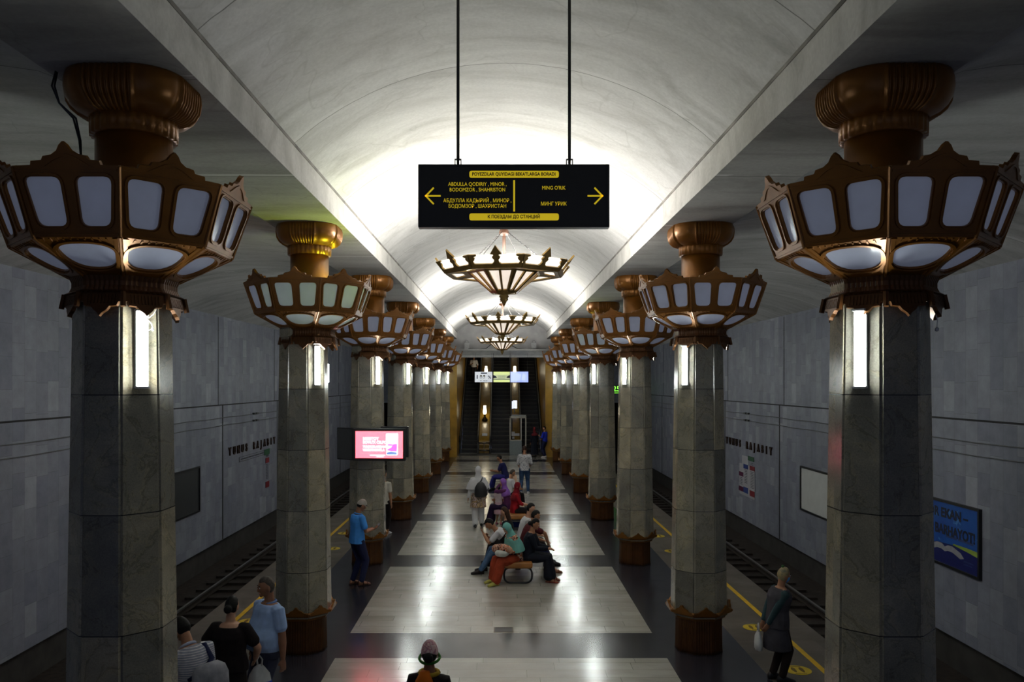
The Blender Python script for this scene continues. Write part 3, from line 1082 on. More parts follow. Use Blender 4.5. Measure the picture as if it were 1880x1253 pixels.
def chandelier_proto():
    t = empty('chandelier')
    C8, S8 = math.cos(PI / 8), math.sin(PI / 8)
    bf, bs = bmesh.new(), bmesh.new()
    panes = []
    rot0 = R(-7)
    A0, Z0, A1, Z1 = 0.93, 0.0, 1.10, 0.22        # apothems of the outer crown, heights above its lower edge
    for f in range(8):
        a = f * PI / 4 - PI / 2 + rot0
        ca, sa = math.cos(a), math.sin(a)

        def mk(r0, z0, r1, z1):
            h = math.hypot(r1 - r0, z1 - z0)
            d = ((r1 - r0) / h, (z1 - z0) / h)
            n = (d[1], -d[0])

            def fn(u, v, q):
                rr = r0 + d[0] * v + n[0] * q
                return (rr * ca - u * sa, rr * sa + u * ca, z0 + d[1] * v + n[1] * q)
            return fn, h
        fn, h = mk(A0, Z0, A1, Z1)
        tn = math.tan(PI / 8)
        w0, w1 = A0 * tn, A1 * tn
        hw = 0.075
        # bottom rail
        plate(bf, [(-w0, 0), (w0, 0), (w0 + 0.02, 0.07), (-w0 - 0.02, 0.07)], [], 0.03, fn)
        # central arrow mullion with scalloped sides
        half = [(0.05, 0.05), (0.075, 0.07), (0.045, 0.095), (0.034, 0.14), (0.055, 0.165), (0.066, 0.19), (0.045, 0.21), (0.045, 0.235), (0.092, 0.245), (0.0, 0.40)]
        plate(bf, half + [(-u, v) for u, v in reversed(half[:-1])], [], 0.03, fn)
        # scrolled corner posts
        for sg in (-1, 1):
            pr = [(w0 + 0.01, 0.05), (w0 - 0.05, 0.05), (w0 - 0.03, 0.08), (w0 - 0.01, 0.11), (w0 - 0.035, 0.14), (w0 - 0.045, 0.17), (w0 - 0.02, 0.19), (w0 - 0.07, 0.215), (w0 - 0.06, 0.235), (w1 - 0.005, 0.235)]
            plate(bf, [(sg * u, v) for u, v in (pr if sg < 0 else pr[::-1])], [], 0.028, fn)
            pb = bmesh.new()
            q = [(sg * 0.03, 0.05), (sg * (w0 - 0.01), 0.05), (sg * (w1 - 0.03), 0.225), (sg * 0.03, 0.225)]
            plate(pb, q if sg > 0 else q[::-1], [], 0.008, fn, -0.01)
            panes.append(('crown_pane', pb))
        # underside between the crown and the inner cone, pierced once per facet
        fn, h = mk(0.58, 0.04, A0, Z0)
        wa, wb = 0.58 * tn, A0 * tn
        hole = round_poly([(-wa * 0.6, h * 0.3), (wa * 0.6, h * 0.3), (wb * 0.72, h * 0.80), (-wb * 0.72, h * 0.80)], 0.05)
        plate(bs, [(-wa, 0), (wa, 0), (wb, h), (-wb, h)], [hole[::-1]], 0.02, fn)
        pb = bmesh.new()
        plate(pb, grow(hole, 0.01), [], 0.006, fn, -0.008)
        panes.append(('underside_pane', pb))
        # inner cone: ribs and tall panes
        fn, h = mk(0.19, -0.30, 0.58, 0.04)
        wa, wb = 0.19 * tn, 0.58 * tn
        plate(bs, [(-wb, h - 0.035), (wb, h - 0.035), (wb, h + 0.02), (-wb, h + 0.02)], [], 0.03, fn)
        plate(bs, [(-wa, 0), (wa, 0), (wa * 1.1, 0.05), (-wa * 1.1, 0.05)], [], 0.03, fn)
        for sg in (-1, 0, 1):
            if sg == 0:
                plate(bs, [(-0.016, 0), (0.016, 0), (0.02, h), (-0.02, h)], [], 0.03, fn)
            else:
                q = [(sg * wa * 0.72, 0), (sg * wa, 0), (sg * wb, h), (sg * wb * 0.82, h)]
                plate(bs, q if sg > 0 else q[::-1], [], 0.03, fn)
        pb = bmesh.new()
        plate(pb, [(-wa, 0.01), (wa, 0.01), (wb * 0.97, h - 0.01), (-wb * 0.97, h - 0.01)], [], 0.006, fn, -0.008)
        panes.append(('cone_pane', pb))
    done('crown_frame', bf, BRASS, t)
    done('cone_frame', bs, BRASS, t)
    for nm, pb in panes:
        done(nm, pb, CROWNP if nm != 'cone_pane' else CPANE, t)
    bm = bmesh.new()
    lathe(bm, [(0.02, -0.29), (0.19, -0.30), (0.185, -0.325), (0.07, -0.345), (0.085, -0.37), (0.065, -0.40), (0.075, -0.425), (0.045, -0.46), (0.006, -0.545)], 16)
    done('finial', bm, BRASS, t, True)
    bm = bmesh.new()
    lathe(bm, [(0.028, -0.28), (0.028, 1.84)], 12)
    lathe(bm, [(0.02, 0.66), (0.075, 0.68), (0.085, 0.72), (0.06, 0.80), (0.03, 0.84)], 12)
    done('stem', bm, mat('stem_brown', (0.045, 0.016, 0.006), 0.5), t, True)
    bm = bmesh.new()
    lathe(bm, [(0.03, 1.70), (0.13, 1.76), (0.16, 1.83), (0.16, 1.845)], 16)
    done('ceiling_rose', bm, BRONZED, t, True)
    for k in range(4):
        a = PI / 4 + k * PI / 2 + 0.25
        bm = bmesh.new()
        p0 = Vector((0.07 * math.cos(a), 0.07 * math.sin(a), 0.72))
        p1 = Vector((0.95 * math.cos(a), 0.95 * math.sin(a), 0.03))
        n = 34
        for i in range(n):     # links
            q0, q1 = p0.lerp(p1, i / n), p0.lerp(p1, (i + 0.9) / n)
            tube(bm, [q0, q0.lerp(q1, 0.5) + Vector((0, 0, 0.006 * (1 if i % 2 else -1))), q1], 0.007, 4)
        done('chain', bm, BLACKM, t)
    for k in range(8):
        a = k * PI / 4 + 0.2
        b = empty('bulb')
        bpy.data.objects.remove(b)
        bm = bmesh.new()
        ball(bm, (0.72 * math.cos(a), 0.72 * math.sin(a), 0.15), (0.05, 0.05, 0.075), 12, 8)
        o = done('bulb', bm, BULB, t, True)
        bm = bmesh.new()
        lathe(bm, [(0.022, 0.03), (0.022, 0.09)], 10, (0.72 * math.cos(a), 0.72 * math.sin(a)))
        done('bulb_socket', bm, BRASS, o)
    return t


ch0 = chandelier_proto()
for i, y in enumerate((13.7, 25.3, 37.3)):
    c = ch0 if i == 0 else copy_tree(ch0)
    c.location = (0.05, y, 5.87)
    tag(c, ['brass eight-sided chandelier just beyond the black direction sign, largest of three',
            'brass chandelier hanging second in the row, in the middle of three',
            'brass chandelier hanging nearest the end wall above the escalators'][i], 'chandelier', 'chandeliers along the vault')

# ------------------------------------------------------------------ black and yellow direction sign
SIGNY = 7.0
t = empty('direction_sign', (0.11, SIGNY, 5.65))
tag(t, 'black hanging sign with yellow arrows and station names in two alphabets', 'sign')
SB = mat('sign_black', (0.010, 0.010, 0.012), 0.4, var=0.05)
SY = emit_mat('sign_yellow', (0.90, 0.66, 0.02), 0.0)
SY.node_tree.nodes['Principled BSDF'].inputs['Base Color'].default_value = (0.80, 0.56, 0.015, 1)
SY.node_tree.nodes['Principled BSDF'].inputs['Emission Strength'].default_value = 0.42
bm = bmesh.new()
box(bm, -0.82, 0.82, -0.02, 0.06, -0.265, 0.265)
bevel_all(bm, 0.006, 1)
done('panel', bm, SB, t)
bm = bmesh.new()
for z in (-0.265, 0.265):
    box(bm, -0.826, 0.826, -0.026, 0.066, z - 0.008, z + 0.008)
for x in (-0.82, 0.82):
    box(bm, x - 0.008, x + 0.008, -0.026, 0.066, -0.265, 0.265)
done('sign_frame', bm, BLACKM, t)
fy = lambda u, v, q: (u, -0.0205 - q, v)
for nm, zc in (('header_bar', 0.187), ('footer_bar', -0.182)):
    bm = bmesh.new()
    plate(bm, round_poly([(-0.385, zc - 0.03), (0.39, zc - 0.03), (0.39, zc + 0.03), (-0.385, zc + 0.03)], 0.02), [], 0.003, fy)
    done(nm, bm, SY, t)
bm = bmesh.new()
plate(bm, [(-0.005, -0.135), (0.011, -0.135), (0.011, 0.135), (-0.005, 0.135)], [], 0.003, fy)
done('divider', bm, SY, t)
for sg, xc in ((-1, -0.70), (1, 0.705)):
    bm = bmesh.new()
    for p0, p1 in (((-0.06, 0), (0.055, 0)), ((0.062, 0.0), (-0.002, 0.066)), ((0.062, 0.0), (-0.002, -0.066))):
        d = (Vector(p1) - Vector(p0)).normalized() * 0.007
        n = Vector((-d.y, d.x))
        q = [Vector(p0) - d + n, Vector(p0) - d - n, Vector(p1) + d - n, Vector(p1) + d + n]
        plate(bm, [(xc + sg * p.x, p.y) for p in q], [], 0.003, fy)
    done('arrow', bm, SY, t)
T = lambda body, x, z, size, m, sx=1.0: text_mesh(body, size, 0.001, m, 'lettering', t, (x, -0.0245, z), FACE_CAM, 'CENTER', sx, 1.0, 0.0012 if m is SB else 0.0)
T('POYEZDLAR QUYIDAGI BEKATLARGA BORADI', 0.0, 0.187, 0.040, SB, 0.86)
T('К ПОЕЗДАМ ДО СТАНЦИЙ', 0.0, -0.182, 0.040, SB, 0.86)
T('ABDULLA QODIRIY , MINOR ,', -0.315, 0.100, 0.045, SY, 0.85)
T('BODOMZOR , SHAHRISTON', -0.315, 0.052, 0.045, SY, 0.85)
T('АБДУЛЛА КАДЫРИЙ , МИНОР ,', -0.315, -0.042, 0.045, SY, 0.85)
T('БОДОМЗОР , ШАХРИСТАН', -0.315, -0.090, 0.045, SY, 0.85)
T("MING O'RIK", 0.345, 0.068, 0.045, SY, 0.85)
T('МИНГ УРИК', 0.345, -0.070, 0.045, SY, 0.85)
for x in (-0.485, 0.485):
    bm = bmesh.new()
    tube(bm, [(x, 0.02, 0.33), (x, 0.02, 2.04)], 0.0135, 8)
    done('hanging_rod', bm, BLACKM, t, True)
    bm = bmesh.new()
    plate(bm, [(x - 0.03, 0.265), (x + 0.03, 0.265), (x + 0.03, 0.33), (x - 0.03, 0.33)], [[(x - 0.022, 0.273), (x - 0.022, 0.322), (x + 0.022, 0.322), (x + 0.022, 0.273)]], 0.03, lambda u, v, q: (u, 0.005 + q, v))
    tube(bm, [(x, 0.02, 0.28), (x, 0.02, 0.34)], 0.012, 8)
    done('bracket', bm, BLACKM, t)

# ------------------------------------------------------------------ screens on the third column
RED = emit_mat('screen_red', (1.0, 0.02, 0.04), 0.9)
PINK = emit_mat('screen_pink', (1.0, 0.055, 0.085), 5.0)
SWHITE = emit_mat('screen_white', (0.95, 0.97, 1.0), 1.5)
SMAG = emit_mat('screen_magenta', (0.75, 0.08, 0.85), 1.2)
SBLUE = emit_mat('screen_blue', (0.08, 0.25, 0.80), 0.8)
SDARK = emit_mat('screen_dark', (0.05, 0.03, 0.10), 0.3)
t = empty('monitor', (-2.595, 17.15, 2.715), R(-3))
tag(t, 'lit flat screen with red advertisement on the third column', 'monitor')
bm = bmesh.new()
box(bm, -0.565, 0.565, 0.0, 0.09, -0.345, 0.345)
bevel_all(bm, 0.012, 2)
done('casing', bm, BLACKM, t)
bm = bmesh.new()
box(bm, -0.512, 0.512, -0.004, 0.0, -0.290, 0.290)
done('screen', bm, RED, t)
bm = bmesh.new()
box(bm, -0.505, 0.505, -0.0055, -0.004, -0.284, 0.284)
done('screen_picture', bm, PINK, t)
fy = lambda u, v, q: (u, -0.0055 - q, v)
T = lambda body, z, size, sx: text_mesh(body, size, 0.0005, SWHITE, 'lettering', t, (-0.35, -0.0068, z), FACE_CAM, 'LEFT', sx, 1.0, 0.003)
T("MISSITOY", 0.125, 0.085, 0.95)
T("BOVU'X OILPO", 0.048, 0.085, 0.9)
T("YULDUZLARDAN", -0.045, 0.070, 0.9)
T("VIDEOTABRIKLA", -0.115, 0.070, 0.9)
bm = bmesh.new()
plate(bm, [(-0.20, -0.235), (0.13, -0.235), (0.13, -0.215), (-0.20, -0.215)], [], 0.001, fy)
plate(bm, [(-0.06, -0.265), (0.10, -0.265), (0.10, -0.25), (-0.06, -0.25)], [], 0.001, fy)
done('caption_line', bm, SWHITE, t)
bm = bmesh.new()
plate(bm, round_poly([(0.155, -0.225), (0.40, -0.225), (0.41, 0.24), (0.145, 0.24)], 0.03), [], 0.002, fy)
done('telephone_picture', bm, SWHITE, t)
bm = bmesh.new()
plate(bm, [(0.16, -0.11), (0.26, -0.14), (0.38, -0.14), (0.385, 0.02), (0.30, 0.01), (0.26, -0.06)], [], 0.001, lambda u, v, q: (u, -0.0078 - q, v))
plate(bm, [(0.19, -0.02), (0.29, -0.02), (0.29, 0.01), (0.19, 0.015)], [], 0.001, lambda u, v, q: (u, -0.0078 - q, v))
done('picture_patch', bm, SMAG, t)
bm = bmesh.new()
plate(bm, [(0.17, -0.205), (0.38, -0.205), (0.37, -0.165), (0.25, -0.15), (0.165, -0.17)], [], 0.001, lambda u, v, q: (u, -0.0078 - q, v))
done('picture_patch', bm, SBLUE, t)
bm = bmesh.new()
box(bm, 0.02, 0.62, 0.06, 0.10, -0.27, 0.385)
done('back_plate', bm, BLACKM, t)
bm = bmesh.new()
tube(bm, [(-0.35, 0.09, 0.0), (-0.40, 0.60, 0.0)], 0.03, 8)
done('arm', bm, BLACKM, t)
t = empty('monitor', (-3.30, 17.30, 2.72), R(-32))
tag(t, 'switched-off dark grey screen turned toward the track, beside the red screen', 'monitor')
bm = bmesh.new()
box(bm, -0.30, 0.16, 0.0, 0.08, -0.345, 0.345)
bevel_all(bm, 0.012, 2)
done('casing', bm, BLACKM, t)
bm = bmesh.new()
box(bm, -0.275, 0.14, -0.004, 0.0, -0.32, 0.32)
done('screen', bm, mat('screen_off', (0.05, 0.052, 0.055), 0.3), t)
bm = bmesh.new()
tube(bm, [(0.0, 0.07, 0.0), (0.02, 0.5, 0.0)], 0.03, 8)
done('arm', bm, BLACKM, t)

# ------------------------------------------------------------------ writing and boards on the track walls
LET = mat('bronze_letters', (0.035, 0.014, 0.008), 0.4, 0.4)
for side, s, rot, sc in (('left', -1, FACE_PX, 'red screen'), ('right', 1, FACE_MX, 'blue billboard')):
    # each letter is a separate casting
    word = 'YUNUS RAJABIY'
    y0, y1 = (24.62, 29.42) if s < 0 else (29.55, 24.75)
    for i, chx in enumerate(word):
        if chx == ' ':
            continue
        yy = y0 + (y1 - y0) * i / (len(word) - 1)
        o = text_mesh(chx, 0.335, 0.02, LET, 'wall_letter', None, (s * (XW - 0.022), yy, 1.92), rot, 'CENTER', 0.92, 1.0, 0.012)
        same = [j for j, q in enumerate(word) if q == chx]
        nth = '' if len(same) == 1 else (' first' if same[0] == i else ' second')
        tag(o, f'dark bronze wall letter {chx}{nth} of the station name, {sc} side', 'letter', 'letters of the station name')
GRN = mat('sign_green', (0.02, 0.11, 0.05), 0.5)
DRED = mat('sign_red', (0.22, 0.015, 0.025), 0.5)
DBLU = mat('sign_blue', (0.02, 0.05, 0.24), 0.5)
DPUR = mat('sign_purple', (0.11, 0.01, 0.06), 0.5)
PAPER = mat('sign_white', (0.42, 0.42, 0.46), 0.6, var=0.05)
PRINT = mat('sign_print', (0.09, 0.09, 0.11), 0.6)
# left: outlined strip with a green end, list of stops hanging from it
t = empty('line_map', (-XW + 0.012, 0, 0))
tag(t, 'outlined route strip with green end and hanging list of stops, under the wall letters', 'map')
fl = lambda u, v, q: (q, u, v)
bm = bmesh.new()
plate(bm, [(25.5, 1.515), (28.25, 1.515), (28.25, 1.675), (25.5, 1.675)], [[(25.54, 1.53), (25.54, 1.66), (28.2, 1.66), (28.2, 1.53)]], 0.006, fl)
done('outline', bm, PRINT, t)
bm = bmesh.new()
for k in range(16):
    u = 25.68 + 0.155 * k
    plate(bm, [(u, 1.572), (u + (0.12 if k % 4 else 0.09), 1.572), (u + (0.12 if k % 4 else 0.09), 1.615), (u, 1.615)], [], 0.005, fl)
for z in [1.13 - 0.055 * k for k in range(10)]:
    plate(bm, [(28.46, z), (28.66, z), (28.66, z + 0.022), (28.46, z + 0.022)], [], 0.005, fl)
for z in (1.46, 1.42):
    plate(bm, [(28.46, z), (28.72, z), (28.72, z + 0.02), (28.46, z + 0.02)], [], 0.005, fl)
done('small_print', bm, PRINT, t)
bm = bmesh.new()
plate(bm, [(28.2, 1.49), (28.86, 1.49), (28.86, 1.69), (28.2, 1.69)], [], 0.008, fl)
done('green_end', bm, GRN, t)
for z0, z1 in ((1.20, 1.375), (0.33, 0.54)):
    bm = bmesh.new()
    plate(bm, [(28.36, z0), (28.80, z0), (28.80, z1), (28.36, z1)], [], 0.008, fl)
    done('red_block', bm, DRED, t)
# right: larger map with coloured blocks
t = empty('line_map', (XW - 0.012, 0, 0))
tag(t, 'route map of red, blue and green blocks on pale ground beneath the wall letters', 'map')
fr_ = lambda u, v, q: (-q, u, v)
Yr = lambda px: XW * F_PX / (px - 920.0)


def wr(px, py):
    y = Yr(px)
    return (y, CAM_Z + (703.5 - py) / F_PX * y)


def blk(nm, px0, py0, px1, py1, m, w=0.004, th=0.006):
    ya, za = wr(px0, py0)
    yb, _ = wr(px1, py0)
    z1 = CAM_Z + (703.5 - py1) / F_PX * ya
    b = bmesh.new()
    plate(b, [(yb, z1), (ya, z1), (ya, za), (yb, za)], [], th, fr_, w)
    return done(nm, b, m, t)


blk('ground', 1358.5, 850.0, 1386.5, 906.0, PAPER, 0.0)
blk('ground', 1363.0, 836.0, 1375.0, 852.0, PAPER, 0.0)
blk('green_block', 1374, 837.2, 1385, 845.4, GRN)
blk('blue_block', 1366, 851.8, 1374.4, 860.0, DBLU)
blk('red_block', 1377.4, 855.2, 1386.6, 863.2, DRED)
blk('purple_block', 1357.8, 865.2, 1365.8, 873.0, DPUR)
blk('purple_block', 1357.4, 891.4, 1366.0, 900.0, DPUR)
blk('blue_block', 1366.0, 893.5, 1374.4, 904.0, DBLU)
blk('red_block', 1377.4, 900.0, 1386.4, 910.5, DRED)
bm = bmesh.new()
for px0, px1, py0, n in ((1368, 1373, 862, 9), (1379, 1385, 866, 11), (1360, 1364, 876, 5), (1379, 1384, 850, 2)):
    for k in range(n):
        ya, za = wr(px0, py0 + 2.9 * k)
        yb, _ = wr(px1, py0)
        plate(bm, [(yb, za - 0.02), (ya, za - 0.02), (ya, za), (yb, za)], [], 0.002, fr_, 0.006)
done('small_print', bm, PRINT, t)


def wall_board(s, y0, y1, z0, z1, m, label, frame=BLACKM):
    t = empty('wall_board', (s * XW, 0, 0))
    tag(t, label, 'board')
    f = (lambda u, v, q: (-s * q, u, v))
    b = bmesh.new()
    plate(b, [(y0, z0), (y1, z0), (y1, z1), (y0, z1)], [], 0.02, f, 0.01)
    done('board_face', b, m, t)
    b = bmesh.new()
    e = 0.045
    plate(b, [(y0 - e, z0 - e), (y1 + e, z0 - e), (y1 + e, z1 + e), (y0 - e, z1 + e)], [[(y0, z0), (y0, z1), (y1, z1), (y1, z0)]], 0.06, f, -0.0)
    done('board_frame', b, frame, t)
    return t


wall_board(-1, 19.9, 22.05, 0.55, 1.70, mat('dark_board', (0.03, 0.033, 0.037), 0.45), 'blank dark board in black frame on the marble wall over the track')
wall_board(1, 19.95, 22.2, 0.58, 1.70, mat('pale_board', (0.66, 0.67, 0.66), 0.5, var=0.06, scale=3), 'blank pale grey board in black frame on the marble wall over the track')
# blue billboard
m_, nt, b_ = new_mat('blue_poster')
vec, x, y, z = obj_coords(nt)
gradz = math_node(nt, 'DIVIDE', math_node(nt, 'SUBTRACT', z, 0.63), 1.2)
c = mix_col(nt, noise(nt, vec, 1.6, 5, 0.6, 0.8), (0.004, 0.02, 0.30), (0.02, 0.17, 0.55))
c = mix_col(nt, math_node(nt, 'GREATER_THAN', noise(nt, vec, 2.3, 5, 0.65, 0.5), 0.62), c, (0.10, 0.30, 0.62))
nt.links.new(c, b_.inputs['Base Color'])
b_.inputs['Roughness'].default_value = 0.35
b_.inputs['Emission Strength'].default_value = 0.0
t = wall_board(1, 13.95, 16.5, 0.66, 1.80, m_, 'blue billboard with open book and black lettering on the marble wall')
t.name = 'billboard'
t['category'] = 'billboard'
INK = mat('poster_ink', (0.012, 0.012, 0.03), 0.5)
PAGE = mat('poster_page', (0.34, 0.34, 0.38), 0.6)
PGREEN = mat('poster_green', (0.30, 0.42, 0.05), 0.6)
PNAVY = mat('poster_navy', (0.006, 0.012, 0.13), 0.4)
fb = lambda u, v, q: (-0.031 - q, u, v)
bm = bmesh.new()
plate(bm, [(13.95, 0.66), (16.5, 0.66), (16.5, 0.80), (15.3, 1.03), (14.7, 1.06), (14.3, 1.02), (13.95, 0.98)], [], 0.001, fb)
done('navy_field', bm, PNAVY, t)
bm = bmesh.new()
plate(bm, [(13.95, 0.98), (14.3, 1.02), (14.75, 1.055), (14.75, 1.085), (14.3, 1.09), (13.95, 1.08)], [], 0.001, fb)
done('green_field', bm, PGREEN, t)
bm = bmesh.new()
for sg, o1 in ((1, 0.0), (-1, 0.0)):
    pg = [(0.0, 0.0), (0.10, 0.045), (0.25, 0.05), (0.52, -0.02), (0.62, -0.10), (0.5, -0.13), (0.25, -0.06), (0.1, -0.06), (0.0, -0.09)]
    plate(bm, [(15.02 + sg * u, 0.98 + v) for u, v in (pg if sg > 0 else pg[::-1])], [], 0.002, fb)
done('open_book', bm, PAGE, t)
for body, yy, zz, sz, wd in (('BOR EKAN –', 15.01, 1.60, 0.24, 1.46), ('BARHAYOT!', 14.705, 1.285, 0.25, 1.29)):
    o = text_mesh(body, sz, 0.001, INK, 'lettering', t, (-0.034, yy, zz), FACE_MX, 'CENTER', 1.0, 1.0, 0.009)
    ww_ = max(v.co.x for v in o.data.vertices) - min(v.co.x for v in o.data.vertices)
    for v in o.data.vertices:
        v.co.x *= wd / ww_
bm = bmesh.new()
for u0, u1, z0, z1 in ((14.62, 14.98, 1.17, 1.215), (14.12, 14.58, 1.17, 1.215), (14.1, 14.4, 0.83, 0.85), (14.15, 14.4, 0.78, 0.795)):
    plate(bm, [(u0, z0), (u1, z0), (u1, z1), (u0, z1)], [], 0.001, fb, 0.002)
done('small_print', bm, mat('poster_print', (0.03, 0.06, 0.20), 0.5), t)

# green clock display over the tunnel mouth
t = empty('clock_display', (6.95, YT - 0.05, 3.62))
tag(t, 'black clock display with green digits over the tunnel mouth', 'clock')
bm = bmesh.new()
box(bm, -0.55, 0.55, -0.08, 0.05, -0.27, 0.27)
done('casing', bm, BLACKM, t)
text_mesh('0:25', 0.46, 0.003, emit_mat('led_green', (0.25, 1.0, 0.05), 1.6), 'digits', t, (0.02, -0.085, 0.03), FACE_CAM, 'CENTER', 1.0, 1.0, 0.004)
bm = bmesh.new()
box(bm, -0.45, 0.45, -0.085, -0.08, -0.225, -0.20)
done('dots_line', bm, MATS['led_green'], t)

# ------------------------------------------------------------------ escalators, balustrade decks, lamps
STEPM = mat('escalator_step', (0.028, 0.028, 0.031), 0.5, 0.4, var=0.2)
COMB = mat('escalator_riser', (0.012, 0.012, 0.013), 0.6)
DECK = mat('ochre_deck', (0.30, 0.175, 0.025), 0.3, var=0.25, scale=3, coat=0.3)
zs = lambda y: max(0.0, (y - YE - 0.5) * SL)
Nst = 40
for i, (xa, xb, wd) in enumerate(((-2.30, -1.38, 'with a person riding, by the ochre wall'), (-0.56, 0.56, 'in the middle of three'), (1.20, 2.28, 'behind the glass booth, by the ochre wall'))):
    t = empty('escalator', (0, 0, 0))
    tag(t, 'dark escalator ' + wd, 'escalator', 'escalators at the end of the hall')
    bm = bmesh.new()
    for k in range(Nst):
        y = YE + 0.5 + 0.40 * k
        z = 0.2309 * (k + 1)
        vs = box(bm, xa, xb, y, y + 0.42, z - 0.25, z)
    done('steps', bm, STEPM, t)
    bm = bmesh.new()
    for k in range(Nst):
        y = YE + 0.5 + 0.40 * k
        z = 0.2309 * (k + 1)
        box(bm, xa + 0.02, xb - 0.02, y - 0.002, y + 0.02, z - 0.035, z + 0.0015)
    done('step_edges', bm, mat('step_edge', (0.09, 0.085, 0.07), 0.5, 0.3), t)
    bm = bmesh.new()
    box(bm, xa, xb, YE - 0.2, YE + 0.5, 0.0, 0.02)
    done('comb_plate', bm, CHROME if False else GREYM, t)
    for x in (xa - 0.05, xb + 0.05):
        bm = bmesh.new()
        L = [(YE - 0.15, 0.02), (YE - 0.15, 0.9), (YE + 0.5, 0.95), (62.0, zs(62) + 1.0), (62.0, zs(62) - 0.2), (YE + 0.6, 0.02)]
        rings(bm, [[(x + d, y, z) for y, z in L] for d in (-0.03, 0.03)])
        done('balustrade', bm, mat('brushed_panel', (0.03, 0.03, 0.032), 0.6, 0.0), t)
        bm = bmesh.new()
        tube(bm, [(x, YE - 0.05, 0.62), (x, YE - 0.28, 0.70), (x, YE - 0.36, 0.85), (x, YE - 0.25, 0.98), (x, YE + 0.4, 1.0), (x, 62.0, zs(62) + 1.06)], 0.04, 8)
        done('handrail', bm, RUBBER, t, True)
        bm = bmesh.new()
        tube(bm, [(x, YE + 0.5, 0.945), (x, 62.0, zs(62) + 0.985)], 0.014, 6)
        done('rail_trim', bm, GREYM, t, True)
LGLOW = emit_mat('lamp_glow', (1.0, 0.88, 0.62), 14.0)
LBASE = mat('lamp_base', (0.03, 0.018, 0.008), 0.4, 0.5)
for i, (xa, xb, wd) in enumerate(((-1.27, -0.67, 'between the escalators, with a lamp near its foot'), (0.67, 1.09, 'between the escalators, behind the glass booth'))):
    xm = 0.5 * (xa + xb)
    t = empty('escalator_deck', (0, 0, 0))
    tag(t, 'sloping ochre deck ' + wd, 'deck')
    bm = bmesh.new()
    L = [(YE + 0.3, 0.3), (YE + 0.16, 0.48), (YE + 0.18, 0.72), (YE + 0.45, 0.92), (62.0, zs(62) + 0.95), (62.0, zs(62) - 0.4), (YE + 0.9, 0.0), (YE + 0.3, 0.0)]
    rings(bm, [[(x, y, z) for y, z in L] for x in (xa, xb)])
    done('deck_body', bm, DECK, t)
    bm = bmesh.new()
    for z, yy in ((0.60, YE + 0.12), (0.18, YE + 0.2)):
        tube(bm, [(xa - 0.05, yy, z), (xb + 0.05, yy, z)], 0.035, 8)
    for x in (xa, xm, xb):
        tube(bm, [(x, YE + 0.05, 0.0), (x, YE + 0.05, 0.62)], 0.016, 6)
    done('guard_rail', bm, CHROME, t, True)
    bm = bmesh.new()
    box(bm, xm - 0.12, xm + 0.18, YE + 0.55, YE + 0.62, 0.96, 1.12)
    tube(bm, [(xm, YE + 0.6, 0.9), (xm, YE + 0.6, 0.98)], 0.02, 6)
    done('notice_plate', bm, mat('notice_white', (0.75, 0.78, 0.82), 0.3), t)
    for yl in ((47.9, 52.1, 56.3) if i == 0 else (52.1, 56.3)):
        l = empty('deck_lamp', (xm, yl, zs(yl) + 0.95))
        tag(l, ('glowing lamp on the sloping deck ' + ('by the riding person, ' if i == 0 else 'over the booth, ') + {47.9: 'lowest one', 52.1: 'behind the hanging sign', 56.3: 'highest one'}[yl]), 'lamp', 'lamps on the escalator decks')
        bm = bmesh.new()
        lathe(bm, [(0.17, -0.12), (0.17, 0.04), (0.11, 0.14), (0.06, 0.20), (0.05, 0.34), (0.075, 0.36)], 16)
        done('lamp_base', bm, LBASE, l, True)
        bm = bmesh.new()
        lathe(bm, [(0.085, 0.36), (0.10, 0.50), (0.075, 0.78), (0.07, 0.86)], 16)
        done('lamp_shade', bm, LGLOW, l, True)
# papers stuck on the deck behind the booth
t = empty('notice_board', (0.82, 48.6, zs(48.6) + 1.1))
tag(t, 'lit white notice panel on the sloping deck above the glass booth', 'notice')
NLIT = emit_mat('notice_lit', (0.72, 0.78, 1.0), 1.4)
for nm, x0, x1, z0, z1, m in (('panel', -0.10, 0.14, 0.12, 0.60, NLIT), ('side_panel', -0.17, -0.12, 0.10, 0.56, NLIT), ('bracket', -0.05, 0.02, -0.15, 0.14, GREYM)):
    bm = bmesh.new()
    box(bm, x0, x1, -0.02, 0.02, z0, z1)
    done(nm, bm, m, t)
bm = bmesh.new()
for k in range(7):
    box(bm, -0.06, 0.02 + 0.02 * (k % 3), -0.024, -0.02, 0.18 + 0.055 * k, 0.195 + 0.055 * k)
done('small_print', bm, mat('notice_print', (0.08, 0.09, 0.25), 0.5), t)

